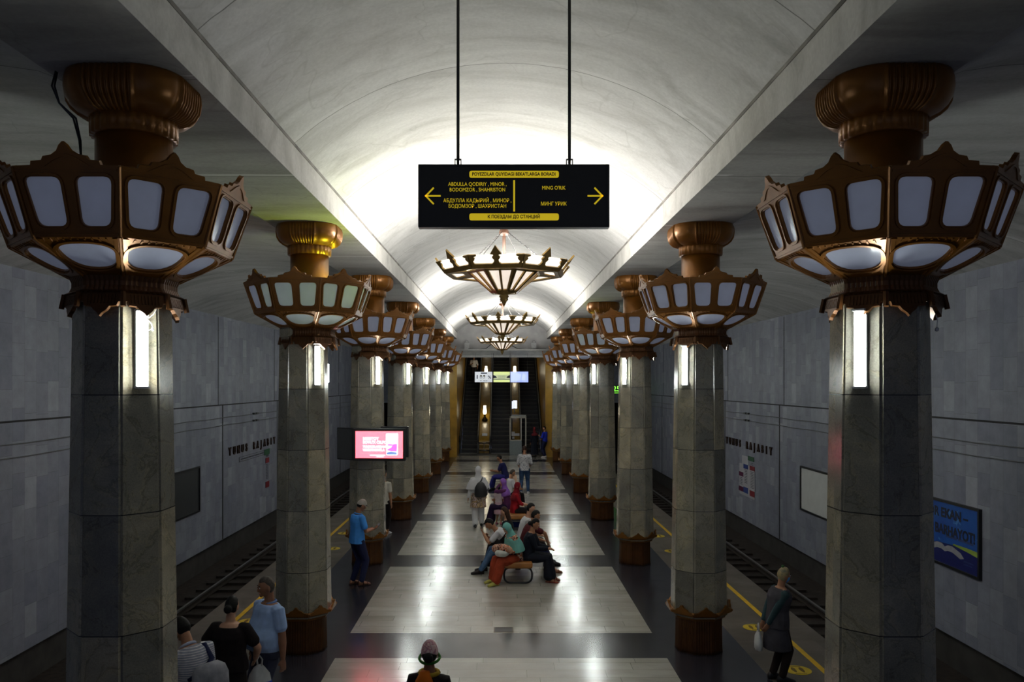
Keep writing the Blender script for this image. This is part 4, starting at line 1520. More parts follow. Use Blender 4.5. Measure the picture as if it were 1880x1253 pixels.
# three hanging light boxes in front of the escalators
YH = 42.72
sgn = ((871.5, 904.3, 'white light box reading 100% hanging before the escalators'), (905.6, 936.6, 'yellow-green light box with station list hanging before the escalators'), (937.0, 970.0, 'pale blue light box hanging before the escalators'))
BOXW = emit_mat('lightbox_white', (0.72, 0.78, 0.88), 0.5)
BOXY = emit_mat('lightbox_yellow', (0.72, 0.90, 0.12), 0.75)
BOXG = emit_mat('lightbox_olive', (0.42, 0.52, 0.16), 0.5)
BOXB = emit_mat('lightbox_blue', (0.20, 0.33, 1.0), 0.75)
BOXD = mat('lightbox_print', (0.015, 0.018, 0.06), 0.5)
BOXS = emit_mat('lightbox_side', (0.02, 0.06, 0.8), 0.6)
for i, (pa, pb_, lab) in enumerate(sgn):
    xa, xb = (pa - 920) / F_PX * YH, (pb_ - 920) / F_PX * YH
    zt, zb = CAM_Z + (703.5 - 682.8) / F_PX * YH, CAM_Z + (703.5 - 702.4) / F_PX * YH
    xm, zm = 0.5 * (xa + xb), 0.5 * (zt + zb)
    hx, hz = 0.5 * (xb - xa), 0.5 * (zt - zb)
    t = empty('light_box', (xm, YH, zm))
    tag(t, lab, 'sign', 'light boxes before the escalators')
    bm = bmesh.new()
    box(bm, -hx, hx, 0.0, 0.16, -hz, hz)
    done('casing', bm, BLACKM if i != 2 else BOXS, t)
    bm = bmesh.new()
    box(bm, -hx + 0.01, hx - 0.015 - (0.02 if i == 2 else 0), -0.006, 0.0, -hz + 0.01, hz - 0.01)
    done('face', bm, (BOXW, BOXG, BOXB)[i], t)
    f = lambda u, v, q: (u, -0.006 - q, v)
    bm = bmesh.new()
    if i == 0:
        text_mesh('1', 0.27, 0.001, BOXD, 'lettering', t, (-0.34, -0.008, -0.01), FACE_CAM, 'CENTER', 1.1, 1.0, 0.012)
        text_mesh('00', 0.22, 0.001, mat('zero_grey', (0.25, 0.25, 0.26), 0.5), 'lettering', t, (-0.07, -0.008, -0.02), FACE_CAM, 'CENTER', 1.25, 1.1, 0.0)
        text_mesh('%', 0.25, 0.001, BOXD, 'lettering', t, (0.31, -0.008, -0.02), FACE_CAM, 'CENTER', 1.1, 1.0, 0.004)
        plate(bm, [(-0.15, 0.17), (0.18, 0.17), (0.18, 0.235), (-0.15, 0.235)], [], 0.001, f)
        for u in (-0.2, -0.02, 0.1):
            plate(bm, [(u, -0.22), (u + 0.1, -0.22), (u + 0.1, -0.19), (u, -0.19)], [], 0.001, f)
        done('small_print', bm, BOXD, t)
        bm = bmesh.new()
        for u in (-0.145, 0.02):
            plate(bm, [(u - 0.06, 0.03), (u + 0.075, 0.03), (u + 0.05, 0.09), (u, 0.105), (u - 0.045, 0.08)], [], 0.001, f, 0.003)
        done('hats', bm, mat('hat_brown', (0.10, 0.06, 0.02), 0.6), t)
    elif i == 1:
        for z0, z1 in ((0.17, hz - 0.012), (-hz + 0.012, -0.16), (0.11, 0.145)):
            plate(bm, [(-hx + 0.02, z0), (hx - 0.02, z0), (hx - 0.02, z1), (-hx + 0.02, z1)], [], 0.001, f)
        done('bands', bm, BOXY, t)
        bm = bmesh.new()
        for sg in (-1, 1):
            pr = [(sg * (hx - 0.01), 0.10), (sg * (hx - 0.14), 0.05), (sg * (hx - 0.19), -0.04), (sg * (hx - 0.01), -0.06)]
            plate(bm, pr if sg < 0 else pr[::-1], [], 0.001, f, 0.001)
        plate(bm, [(-hx + 0.02, -0.14), (hx - 0.02, -0.14), (hx - 0.02, -0.115), (-hx + 0.02, -0.115)], [], 0.001, f, 0.001)
        done('dark_corners', bm, BOXD, t)
        bm = bmesh.new()
        for k in range(5):
            plate(bm, [(-0.19, -0.09 + 0.04 * k), (0.19, -0.09 + 0.04 * k), (0.19, -0.083 + 0.04 * k), (-0.19, -0.083 + 0.04 * k)], [], 0.001, f, 0.001)
        done('small_print', bm, mat('list_print', (0.14, 0.18, 0.06), 0.5), t)
    else:
        plate(bm, [(-hx + 0.02, -hz + 0.02), (0.0, -0.2), (0.1, 0.1), (-0.1, hz - 0.03), (-hx + 0.02, hz - 0.03)], [], 0.001, f)
        plate(bm, [(0.1, -0.15), (0.3, -0.18), (0.36, 0.1), (0.2, 0.2)], [], 0.001, f)
        done('picture', bm, emit_mat('lightbox_pale', (0.45, 0.60, 1.0), 0.8), t)
    if True:
        for x in ((-hx * 0.9, hx * 0.9) if i != 1 else (-hx, hx)):
            bm = bmesh.new()
            tube(bm, [(x, 0.08, hz), (x, 0.08, 5.62 - zm)], 0.012 if i == 1 else 0.005, 6)
            done('hanging_wire', bm, BLACKM, t)

# speakers on the ledge, joined by a sagging cable
for x, wd in ((-1.83, 'by the row with the red screen'), (1.75, 'by the row with the blue billboard')):
    t = empty('ledge_box', (x, YV - 0.35, 5.82))
    tag(t, 'small grey box with ring on the end ledge, ' + wd, 'box', 'boxes on the end ledge')
    bm = bmesh.new()
    box(bm, -0.13, 0.13, -0.10, 0.10, 0, 0.34)
    bevel_all(bm, 0.012, 1)
    done('case', bm, mat('pale_grey_case', (0.45, 0.47, 0.48), 0.5), t)
    bm = bmesh.new()
    tube(bm, [(0.09 * math.cos(a), 0.0, 0.34 + 0.15 * math.sin(a)) for a in [PI * k / 10 for k in range(11)]], 0.014, 6)
    done('ring', bm, GREYM, t)
t = empty('ledge_cable', (0, YV - 0.5, 5.83))
tag(t, 'black cable lying along the end ledge under the chandelier', 'cable')
bm = bmesh.new()
tube(bm, [(-1.75, 0, 0.02), (-1.2, -0.05, 0.0), (-0.8, 0.0, 0.03), (-0.55, 0.25, 0.25), (-0.3, 0.3, 0.2), (0.3, 0.3, 0.22), (0.55, 0.2, 0.2), (0.85, -0.1, 0.03), (1.3, 0.0, 0.0), (1.7, 0.0, 0.02), (2.4, 0.0, 0.02)], 0.02, 6)
done('cable_run', bm, BLACKM, t)

# glass attendant's booth at the foot of the middle deck
t = empty('booth', (0.92, 44.9, 0))
tag(t, 'small glass booth with metal frame and grey base before the escalators', 'booth')
FRM = mat('booth_frame', (0.42, 0.40, 0.34), 0.35, 0.6)
bm = bmesh.new()
box(bm, -0.45, 0.22, -0.25, 0.25, 0, 0.82)
done('cabinet', bm, mat('booth_grey', (0.16, 0.19, 0.20), 0.5), t)
bm = bmesh.new()
for x0, x1 in ((-0.45, -0.39), (0.16, 0.22), (0.42, 0.48)):
    box(bm, x0, x1, -0.25, -0.19, 0.82 if x0 < 0.4 else 0.2, 2.16)
box(bm, -0.45, 0.48, -0.25, -0.19, 2.08, 2.18)
box(bm, -0.45, 0.22, -0.25, -0.19, 0.82, 0.88)
for x in (-0.42, 0.45):
    box(bm, x - 0.03, x + 0.03, 0.19, 0.25, 0.2, 2.16)
done('frame', bm, FRM, t)
bm = bmesh.new()
box(bm, -0.35, 0.46, -0.22, 0.25, 2.18, 2.24)
done('roof', bm, GREYM, t)
m_, nt, b_ = new_mat('booth_glass')
b_.inputs['Transmission Weight'].default_value = 1.0
b_.inputs['Roughness'].default_value = 0.02
b_.inputs['IOR'].default_value = 1.1
for x0, x1 in ((-0.39, 0.16), (0.22, 0.42)):
    bm = bmesh.new()
    box(bm, x0, x1, -0.225, -0.215, 0.88, 2.08)
    done('pane', bm, m_, t)
bm = bmesh.new()
box(bm, -0.34, -0.16, -0.12, -0.08, 1.08, 1.32)
box(bm, -0.30, -0.18, -0.12, -0.08, 0.92, 1.04)
done('papers', bm, mat('paper_white', (0.8, 0.82, 0.85), 0.5), t)

# ------------------------------------------------------------------ wires at the nearest column and at a tube
t = empty('loose_wires', (-3.0, 6.4, 0))
tag(t, 'loose black wires from capital to lamp bowl, first column, red screen side', 'wires')
bm = bmesh.new()
for d in (0.0, 0.02):
    tube(bm, [(-0.37, -0.30 + d, 6.39), (-0.40 + d, -0.30, 6.28), (-0.36, -0.27, 6.16), (-0.28 + d, -0.22, 6.06), (-0.245, -0.20 + d, 5.90), (-0.23, -0.20, 5.74), (-0.22 + d, -0.19, 5.56), (-0.22, -0.19, 5.40)], 0.008, 6)
done('wire_run', bm, BLACKM, t)
t = empty('bulb_lead', (-3.0, 6.4, 0))
tag(t, 'thin white flex looping beside the first tube light on the red screen side', 'wire')
bm = bmesh.new()
tube(bm, [(0.36, -0.21, 4.60), (0.34, -0.235, 4.55), (0.31, -0.27, 4.515), (0.335, -0.25, 4.48), (0.34, -0.245, 4.44), (0.31, -0.28, 4.425), (0.285, -0.30, 4.43)], 0.004, 5)
ball(bm, (0.31, -0.272, 4.515), 0.012, 8, 6)
ball(bm, (0.34, -0.245, 4.44), 0.013, 8, 6)
done('flex', bm, WHITEP, t)
t = empty('bulb_lead', (3.0, 6.4, 0))
tag(t, 'small white lamp holder dangling from the first bowl on the blue billboard side', 'wire')
bm = bmesh.new()
tube(bm, [(0.36, -0.16, 4.58), (0.375, -0.165, 4.52), (0.37, -0.165, 4.46)], 0.004, 5)
ball(bm, (0.37, -0.165, 4.445), 0.017, 8, 6)
done('flex', bm, WHITEP, t)

# ------------------------------------------------------------------ benches
PAD = mat('tan_leather', (0.30, 0.12, 0.025), 0.42, var=0.2, scale=6, bump=0.1)
bench0 = None
BENCHES = [((0.34, 17.3), 'tan padded bench with the woman in the teal headscarf at its front end'),
           ((0.40, 23.1), 'tan padded bench with the woman in red seated on it'),
           ((0.32, 30.3), 'tan padded bench farthest down the hall, with a man in dark blue')]
for i, ((bx, by), lab) in enumerate(BENCHES):
    if bench0 is None:
        t = bench0 = empty('bench')
        bm = bmesh.new()
        box(bm, -0.29, 0.29, -1.2, 1.2, 0.31, 0.44)
        bevel_all(bm, 0.04, 4)
        done('seat', bm, PAD, t, True)
        for yy in (-1.12, 1.12):
            bm = bmesh.new()
            lp = round_poly([(-0.28, 0.02), (0.28, 0.02), (0.28, 0.32), (-0.28, 0.32)], 0.13, 6)
            tube(bm, [(u, yy, v) for u, v in lp + lp[:2]], 0.02, 8)
            done('leg', bm, BLACKM, t, True)
        bm = bmesh.new()
        box(bm, -0.05, 0.05, -1.1, 1.1, 0.27, 0.32)
        done('under_rail', bm, BLACKM, t)
    else:
        t = copy_tree(bench0)
    t.location = (bx, by, 0)
    tag(t, lab, 'bench', 'padded benches down the middle of the hall')

# ------------------------------------------------------------------ people
SKIN = mat('skin_tan', (0.36, 0.17, 0.09), 0.55, var=0.08, scale=20)
SKINP = mat('skin_light', (0.47, 0.25, 0.16), 0.55, var=0.08, scale=20)
SKIND = mat('skin_brown', (0.24, 0.105, 0.055), 0.55, var=0.08, scale=20)
HAIRB = mat('hair_black', (0.006, 0.005, 0.005), 0.6, 0.0, 0.2, var=0.4, scale=40)
HAIRBR = mat('hair_brown', (0.035, 0.013, 0.007), 0.6, 0.0, 0.2, var=0.4, scale=40)
HAIRG = mat('hair_grey', (0.07, 0.058, 0.05), 0.6, 0.0, 0.2, var=0.4, scale=40)
EYEW = mat('eye_white', (0.6, 0.58, 0.55), 0.3)
LIPS = mat('lips', (0.30, 0.09, 0.07), 0.5)


def cloth(name, col, var=0.12):
    return mat('cloth_' + name, col, 0.85, 0.0, 0.2, var, 9.0, 0.15)


def remeshed(bm, voxel, it=4):
    me = bpy.data.meshes.new('tmp')
    bmesh.ops.recalc_face_normals(bm, faces=bm.faces[:])
    bm.to_mesh(me)
    bm.free()
    o = bpy.data.objects.new('tmp', me)
    COL.objects.link(o)
    r = o.modifiers.new('r', 'REMESH')
    r.mode = 'VOXEL'
    r.voxel_size = voxel
    sm = o.modifiers.new('s', 'SMOOTH')
    sm.factor = 0.5
    sm.iterations = it
    bpy.context.view_layer.update()
    out = bpy.data.meshes.new_from_object(o.evaluated_get(bpy.context.evaluated_depsgraph_get()))
    bpy.data.objects.remove(o)
    bpy.data.meshes.remove(me)
    return out


def loft(bm, secs, n=14):
    """secs: (centre, right vector, front vector, half width, half depth)"""
    loops = []
    for c, rv, fv, a, b in secs:
        loops.append([c + rv * (a * math.cos(2 * PI * k / n)) + fv * (b * math.sin(2 * PI * k / n)) for k in range(n)])
    rings(bm, loops)


def limb(bm, pts, rs, n=10):
    """tapering limb with rounded ends"""
    P = [Vector(p) for p in pts]
    d0 = (P[0] - P[1]).normalized() * rs[0] * 0.6
    d1 = (P[-1] - P[-2]).normalized() * rs[-1] * 0.6
    tube(bm, [P[0] + d0] + P + [P[-1] + d1], [rs[0] * 0.55] + list(rs) + [rs[-1] * 0.55], n)


def ik(a, t, l1, l2, pole):
    """two-bone chain from a to t, bending toward pole; returns mid joint and reached end"""
    d = t - a
    L = min(d.length, (l1 + l2) * 0.998)
    L = max(L, abs(l1 - l2) + 0.02)
    u = d.normalized()
    e = a + u * L
    x = (l1 * l1 - l2 * l2 + L * L) / (2 * L)
    hgt = math.sqrt(max(l1 * l1 - x * x, 0))
    p = pole - u * pole.dot(u)
    if p.length < 1e-5:
        p = u.orthogonal()
    return a + u * x + p.normalized() * hgt, e


def hand(bm, w, d, pn, curl, s, side):
    """palm, four unequal fingers, thumb on the inner side"""
    d = d.normalized()
    pn = (pn - d * pn.dot(d)).normalized()
    ac = d.cross(pn).normalized() * side          # toward the thumb
    loft(bm, [(w - d * 0.02 * s, ac, pn, 0.024 * s, 0.018 * s), (w + d * 0.02 * s, ac, pn, 0.034 * s, 0.017 * s), (w + d * 0.06 * s, ac, pn, 0.043 * s, 0.016 * s), (w + d * 0.095 * s, ac, pn, 0.040 * s, 0.013 * s)], 10)
    for off, ln in ((0.032, 0.068), (0.011, 0.076), (-0.011, 0.070), (-0.032, 0.054)):
        p = w + d * 0.088 * s + ac * off * s
        pts = [p]
        ang = curl * 0.5
        dd = d + ac * off * 2.2
        dd.normalize()
        for k in range(3):
            q = dd * math.cos(ang) + pn * math.sin(ang)
            p = p + q * ln * s * (0.42, 0.33, 0.25)[k]
            pts.append(p)
            ang += curl * 0.8
        tube(bm, pts, [0.0092 * s, 0.009 * s, 0.0085 * s, 0.007 * s], 7)
    b = w + d * 0.025 * s + ac * 0.03 * s
    q = (d * 0.72 + ac * 0.62 + pn * 0.3).normalized()
    tube(bm, [b, b + q * 0.03 * s, b + q * 0.03 * s + (d * 0.9 + pn * 0.45).normalized() * 0.03 * s], [0.012 * s, 0.0105 * s, 0.008 * s], 7)


TORSO = [(-0.20, 0.125, 0.095), (-0.06, 0.165, 0.115), (0.10, 0.158, 0.112), (0.30, 0.135, 0.100), (0.50, 0.142, 0.104), (0.70, 0.160, 0.112), (0.85, 0.160, 0.102), (0.95, 0.115, 0.080), (1.02, 0.070, 0.062)]


def head_verts(bm, H, M, s, fac):
    m = bmesh.ops.create_uvsphere(bm, u_segments=20, v_segments=14, radius=1)
    for v in m['verts']:
        x, y, z = v.co
        X, Y, Z = x * 0.076, y * 0.094, z * 0.120
        if z < 0:
            X *= 1 - 0.30 * (-z) ** 1.6
            if y < 0:
                Y *= 1 - 0.35 * min(1.0, -z * 1.2)
            else:
                Y *= 1 - 0.08 * (-z)
        k = fac(x, y, z)
        v.co = H + M @ (Vector((X, Y, Z)) * k * s)


def sm01(a, b, x):
    t = max(0.0, min(1.0, (x - a) / (b - a)))
    return t * t * (3 - 2 * t)


def person(label, loc, rz, h, pelvis=(0, 0, 0.93), lean=0, side=0, twist=0, head=(0, 0), tilt=0,
           hr=(0.24, 0.03, 0.82), hl=(-0.24, 0.03, 0.82), fr=(0.10, 0.02, 0.085), fl=(-0.10, -0.02, 0.085),
           pole_r=(0.5, -1, -0.3), pole_l=(-0.5, -1, -0.3), knee=(0, 1, 0.15), curl=0.45, palm_r=(-1, 0, 0), palm_l=(1, 0, 0),
           skin=None, belly=0.0, build=1.0, female=False, voxel=0.011, loc_z=0.0, face=False,
           top=None, bottom=None, shoes=None, hair=None, hijab=None, cap=None, extra=None, group=None, footyaw=(0, 0), bare_arms=True):
    s = h / 1.72
    skin = skin or SKIN
    up = Vector((0, 0, 1))
    P = Vector(pelvis) * s
    la, sa = R(lean), R(side)

    def spine(t):
        p = P.copy()
        n = 12
        for i in range(n):
            tt = (i + 0.5) / n * t
            k = min(1.0, 0.35 + 1.1 * max(tt, 0))
            d = Vector((math.sin(sa * k), math.sin(la * k) * math.cos(sa * k), math.cos(la * k) * math.cos(sa * k)))
            p = p + d * (0.50 * s * t / n)
        k = min(1.0, 0.35 + 1.1 * max(t, 0))
        d = Vector((math.sin(sa * k), math.sin(la * k) * math.cos(sa * k), math.cos(la * k) * math.cos(sa * k)))
        tw = R(twist) * max(0, min(1, t))
        rv = Vector((math.cos(tw), math.sin(tw), 0))
        rv = (rv - d * rv.dot(d)).normalized()
        fv = d.cross(rv).normalized()
        return p, rv, fv, d

    def torso(bm, t0, t1, grow_, flare=0.0):
        secs = []
        ts = [q for q in TORSO if t0 - 1e-6 <= q[0] <= t1 + 1e-6]
        for extra_t in (t0, t1):
            if all(abs(q[0] - extra_t) > 1e-4 for q in ts):
                for qa, qb in zip(TORSO, TORSO[1:]):
                    if qa[0] <= extra_t <= qb[0]:
                        f = (extra_t - qa[0]) / (qb[0] - qa[0])
                        ts.append((extra_t, qa[1] + (qb[1] - qa[1]) * f, qa[2] + (qb[2] - qa[2]) * f))
                if extra_t < TORSO[0][0]:
                    ts.append((extra_t, TORSO[1][1], TORSO[1][2]))
        ts.sort()
        for t, a, b in ts:
            if t < -0.06 and grow_ > 0:
                a, b = 0.165, 0.117
            c, rv, fv, d = spine(t)
            bl = belly * math.exp(-((t - 0.25) / 0.25) ** 2)
            if female and 0.5 < t < 0.8:
                b = b * 1.08
            fl_ = flare * max(0.0, (0.2 - t)) if flare else 0.0
            secs.append((c + fv * bl * s * 0.6, rv, fv, (a * build + grow_ + bl * 0.5 + fl_) * s, (b * build + grow_ + bl * 0.7 + fl_) * s))
        loft(bm, secs)

    Sc, srv, sfv, sd = spine(0.865)
    N, nrv, nfv, nd = spine(1.02)
    shw = (0.155 if female else 0.174) * build ** 0.6
    arms = {}
    for sg, tgt, pole in ((1, hr, pole_r), (-1, hl, pole_l)):
        sh = Sc + srv * sg * shw * s + sd * 0.015 * s
        el, wr_ = ik(sh, Vector(tgt) * s, 0.285 * s, 0.255 * s, Vector(pole))
        arms[sg] = (sh, el, wr_)
    legs = {}
    for sg, tgt in ((1, fr), (-1, fl)):
        hp = P + Vector((sg * 0.092 * s, 0, -0.03 * s))
        kn, an = ik(hp, Vector(tgt) * s, 0.43 * s, 0.425 * s, Vector(knee))
        legs[sg] = (hp, kn, an)
    nk = (nd * 0.75 + up * 0.35).normalized()
    hm = Matrix.Rotation(R(head[0]), 3, 'Z') @ Matrix.Rotation(R(tilt), 3, 'Y') @ Matrix.Rotation(-R(head[1]), 3, 'X')
    H = N + nk * 0.075 * s + hm @ Vector((0, 0.022 * s, 0.105 * s))

    # ---- body, one continuous skin
    bm = bmesh.new()
    torso(bm, -0.20, 1.02, 0.0)
    loft(bm, [(N - nd * 0.06 * s, nrv, nfv, 0.085 * s, 0.07 * s), (N + nk * 0.0, nrv, nfv, 0.060 * s, 0.060 * s), (N + nk * 0.06 * s, nrv, nfv, 0.054 * s, 0.056 * s), (H - hm @ Vector((0, 0.02 * s, 0.03 * s)), nrv, nfv, 0.05 * s, 0.055 * s)])
    head_verts(bm, H, hm, s, lambda x, y, z: 1.0)
    for c, r in (((0, 0.094, -0.018), (0.014, 0.020, 0.022)), ((0, 0.088, 0.010), (0.010, 0.014, 0.026)), ((0, 0.074, -0.085), (0.026, 0.020, 0.020)), ((0.078, -0.004, -0.01), (0.010, 0.022, 0.032)), ((-0.078, -0.004, -0.01), (0.010, 0.022, 0.032))):
        vs = ball(bm, (0, 0, 0), tuple(q * s for q in r), 10, 8)
        for v in vs:
            v.co = H + hm @ (v.co + Vector(c) * s)
    for sg in (1, -1):
        sh, el, wr_ = arms[sg]
        limb(bm, [sh - srv * sg * 0.05 * s, sh, sh.lerp(el, 0.35), sh.lerp(el, 0.75), el, el.lerp(wr_, 0.3), el.lerp(wr_, 0.75), wr_], [q * s * build ** 0.5 for q in (0.052, 0.056, 0.050, 0.044, 0.040, 0.043, 0.032, 0.026)])
        hand(bm, wr_, wr_ - el, Vector(palm_r if sg > 0 else palm_l), curl, s, sg if True else 1)
        hp, kn, an = legs[sg]
        limb(bm, [hp, hp.lerp(kn, 0.3), hp.lerp(kn, 0.75), kn, kn.lerp(an, 0.28), kn.lerp(an, 0.7), an], [q * s for q in (0.092, 0.085, 0.065, 0.056, 0.058, 0.040, 0.034)])
        fy_ = R(footyaw[0 if sg > 0 else 1] - sg * 6)
        fd = Vector((-math.sin(fy_), math.cos(fy_), 0))
        fx = Vector((fd.y, -fd.x, 0))
        z0 = an.z - 0.085 * s
        secs = []
        for yy, wd, ht in ((-0.065, 0.024, 0.03), (-0.045, 0.034, 0.045), (0.02, 0.036, 0.048), (0.09, 0.042, 0.033), (0.15, 0.042, 0.022), (0.19, 0.024, 0.014)):
            c = Vector((an.x, an.y, 0)) + fd * yy * s
            c.z = z0 + (0.012 + ht) * s
            secs.append((c, fx, up, wd * s, ht * s))
        loft(bm, secs, 12)
    body = link('person', remeshed(bm, voxel, 3), skin, None, True)
    body.location = (loc[0], loc[1], loc_z)
    body.rotation_euler = (0, 0, R(rz))
    tag(body, label, 'person', group)

    def part(name, bmx, m, vox=None, it=5, smooth=True):
        if vox:
            return link(name, remeshed(bmx, vox, it), m, body, smooth)
        return done(name, bmx, m, body, smooth)

    vx = voxel * 1.05
    # ---- lower clothing
    if bottom:
        kind = bottom[0]
        if kind == 'trousers':
            wide = bottom[2] if len(bottom) > 2 else 0.0
            bm = bmesh.new()
            torso(bm, -0.20, 0.14, 0.012)
            for sg in (1, -1):
                hp, kn, an = legs[sg]
                e = kn.lerp(an, 0.97)
                limb(bm, [hp + up * 0.02 * s, hp.lerp(kn, 0.3), hp.lerp(kn, 0.75), kn, kn.lerp(an, 0.3), kn.lerp(an, 0.7), e], [q * s for q in (0.108, 0.103 + wide * 0.3, 0.083 + wide * 0.6, 0.075 + wide * 0.8, 0.072 + wide, 0.062 + wide, 0.058 + wide)])
            part('trousers', bm, bottom[1], vx)
        elif kind == 'skirt':          # standing: bell from the waist to the hem height bottom[2]
            bm = bmesh.new()
            zh, fw = bottom[2] * s, bottom[3] if len(bottom) > 3 else 0.22
            c0, rv, fv, d = spine(0.30)
            c1 = spine(-0.06)[0]
            mid = (legs[1][2] + legs[-1][2]) * 0.5
            secs = [(c0, rv, fv, 0.15 * s, 0.115 * s), (c1, rv, fv, 0.185 * s, 0.14 * s)]
            for f in (0.3, 0.6, 0.85, 1.0):
                c = c1.lerp(Vector((mid.x, mid.y, zh)), f)
                secs.append((c, Vector((1, 0, 0)), Vector((0, 1, 0)), (0.185 + (fw - 0.185) * f) * s, (0.14 + (fw * 0.8 - 0.14) * f) * s))
            loft(bm, secs, 20)
            part('skirt', bm, bottom[1], vx)
        elif kind == 'seated_skirt':   # cloth over both thighs, falling from the knees to the hem
            bm = bmesh.new()
            torso(bm, -0.20, 0.16, 0.02)
            km = (legs[1][1] + legs[-1][1]) * 0.5
            hm_ = (legs[1][0] + legs[-1][0]) * 0.5
            am = (legs[1][2] + legs[-1][2]) * 0.5
            for sg in (1, -1):
                hp, kn, an = legs[sg]
                limb(bm, [hp, hp.lerp(kn, 0.5), kn, kn.lerp(an, 0.5), kn.lerp(an, 0.92)], [q * s for q in (0.118, 0.112, 0.100, 0.105, 0.12)])
            limb(bm, [hm_, hm_.lerp(km, 0.5), km, km.lerp(am, 0.5), km.lerp(am, 0.98)], [q * s for q in (0.12, 0.11, 0.10, 0.115, 0.14)])
            part('skirt', bm, bottom[1], vx)
    # ---- upper clothing
    if top:
        m, sleeve, hem = top[0], top[1], top[2]
        puff = top[3] if len(top) > 3 else 0.014
        bm = bmesh.new()
        torso(bm, hem, 0.985 if not (len(top) > 4 and top[4] == 'dress_top') else 0.94, puff, 0.25 if hem < -0.25 else 0.0)
        for sg in (1, -1):
            sh, el, wr_ = arms[sg]
            if sleeve == 'short':
                e = sh.lerp(el, 0.72)
                limb(bm, [sh - srv * sg * 0.05 * s, sh, sh.lerp(el, 0.4), e], [q * s * build ** 0.5 for q in (0.062, 0.070, 0.068, 0.067)])
            elif sleeve == 'long':
                limb(bm, [sh - srv * sg * 0.05 * s, sh, sh.lerp(el, 0.4), el, el.lerp(wr_, 0.5), el.lerp(wr_, 0.95)], [q * s * build ** 0.5 for q in (0.062, 0.070, 0.066, 0.056, 0.050, 0.042)])
            elif sleeve == 'rolled':
                limb(bm, [sh - srv * sg * 0.05 * s, sh, sh.lerp(el, 0.4), el, el.lerp(wr_, 0.25)], [q * s * build ** 0.5 for q in (0.062, 0.070, 0.066, 0.058, 0.054)])
        part(top[4] if len(top) > 4 else 'shirt', bm, m, vx)
        if len(top) > 5 and top[5]:       # collar
            bm = bmesh.new()
            lp = []
            for k in range(13):
                a = -PI / 2 - 2.5 + 5.0 * k / 12
                lp.append(N - nd * 0.012 * s + nrv * 0.072 * s * math.cos(a) + nfv * 0.074 * s * math.sin(a) + nd * (0.012 + 0.012 * math.cos(a + PI / 2)) * s)
            tube(bm, lp, 0.016 * s, 6)
            part('collar', bm, top[5], None)
    # ---- hair, headwear
    if hair:
        m, style = hair
        bm = bmesh.new()
        low = -0.45 if style == 'short' else -0.62

        def hf(x, y, z):
            line = 0.50 if y > 0.2 else (0.50 + (low - 0.50) * sm01(0.2, -0.35, y))
            if style == 'receding' and y > 0:
                line += 0.12
            return 0.86 + 0.23 * sm01(line - 0.12, line + 0.08, z)
        head_verts(bm, H, hm, s, hf)
        if style == 'bun':
            vs = ball(bm, (0, 0, 0), 0.05 * s, 12, 8)
            for v in vs:
                v.co = H + hm @ (v.co + Vector((0, -0.11, -0.02)) * s)
        if style == 'long':
            loft(bm, [(H + hm @ Vector((0, -0.045 * s, 0.03 * s)), hm @ Vector((1, 0, 0)), hm @ Vector((0, 1, 0)), 0.080 * s, 0.06 * s),
                      (H + hm @ Vector((0, -0.065 * s, -0.08 * s)), hm @ Vector((1, 0, 0)), hm @ Vector((0, 1, 0)), 0.085 * s, 0.05 * s),
                      (N - nfv * 0.06 * s - nd * 0.03 * s, nrv, nfv, 0.09 * s, 0.045 * s), (N - nfv * 0.085 * s - nd * 0.12 * s, nrv, nfv, 0.06 * s, 0.03 * s)], 12)
        part('hair', bm, m, voxel * 0.9, 2)
    if hijab:
        m, drop, spread = hijab
        bm = bmesh.new()

        def kf(x, y, z):
            f = (x / 0.62) ** 2 + ((z + 0.12) / 0.72) ** 2
            inside = (1 - sm01(0.75, 1.1, f)) if y > 0.2 else 0.0
            return 1.15 - 0.30 * inside
        head_verts(bm, H, hm, s, kf)
        # cloth round the neck and over the shoulders
        c1 = H + hm @ Vector((0, -0.01 * s, -0.085 * s))
        hr_, hf_ = hm @ Vector((1, 0, 0)), hm @ Vector((0, 1, 0))
        p2, r2, f2, d2 = spine(0.98)
        p3, r3, f3, d3 = spine(0.86)
        p4, r4, f4, d4 = spine(0.86 - drop * 0.5)
        p5, r5, f5, d5 = spine(0.86 - drop)
        loft(bm, [(H + hm @ Vector((0, -0.025 * s, 0.0)), hr_, hf_, 0.076 * s, 0.075 * s), (c1, hr_, hf_, 0.072 * s, 0.080 * s), (p2, r2, f2, 0.110 * s, 0.105 * s), (p3, r3, f3, (0.215 + spread * 0.2) * s, 0.135 * s), (p4, r4, f4, (0.235 + spread * 0.6) * s, (0.15 + spread * 0.3) * s), (p5, r5, f5, (0.225 + spread) * s, (0.15 + spread * 0.5) * s)], 20)
        part('headscarf', bm, m, vx, 4)
    if cap:
        bm = bmesh.new()
        head_verts(bm, H, hm, s, lambda x, y, z: 0.88 + 0.26 * sm01(0.0, 0.12, z - 0.24 * y))
        lo = []
        for k in range(9):
            a = PI * k / 8
            lo.append((0.070 * math.cos(a), 0.075 + 0.085 * math.sin(a)))
        vs0 = [bm.verts.new(H + hm @ (Vector((u, v, 0.042 - 0.25 * max(0, v - 0.08) * 0.6)) * s)) for u, v in lo]
        vs1 = [bm.verts.new(H + hm @ (Vector((u, v, 0.056 - 0.25 * max(0, v - 0.08) * 0.6)) * s)) for u, v in lo]
        bm.faces.new(vs0)
        bm.faces.new(vs1[::-1])
        for i in range(9):
            j = (i + 1) % 9
            bm.faces.new((vs0[i], vs0[j], vs1[j], vs1[i]))
        part('cap', bm, cap, voxel * 0.8, 2)
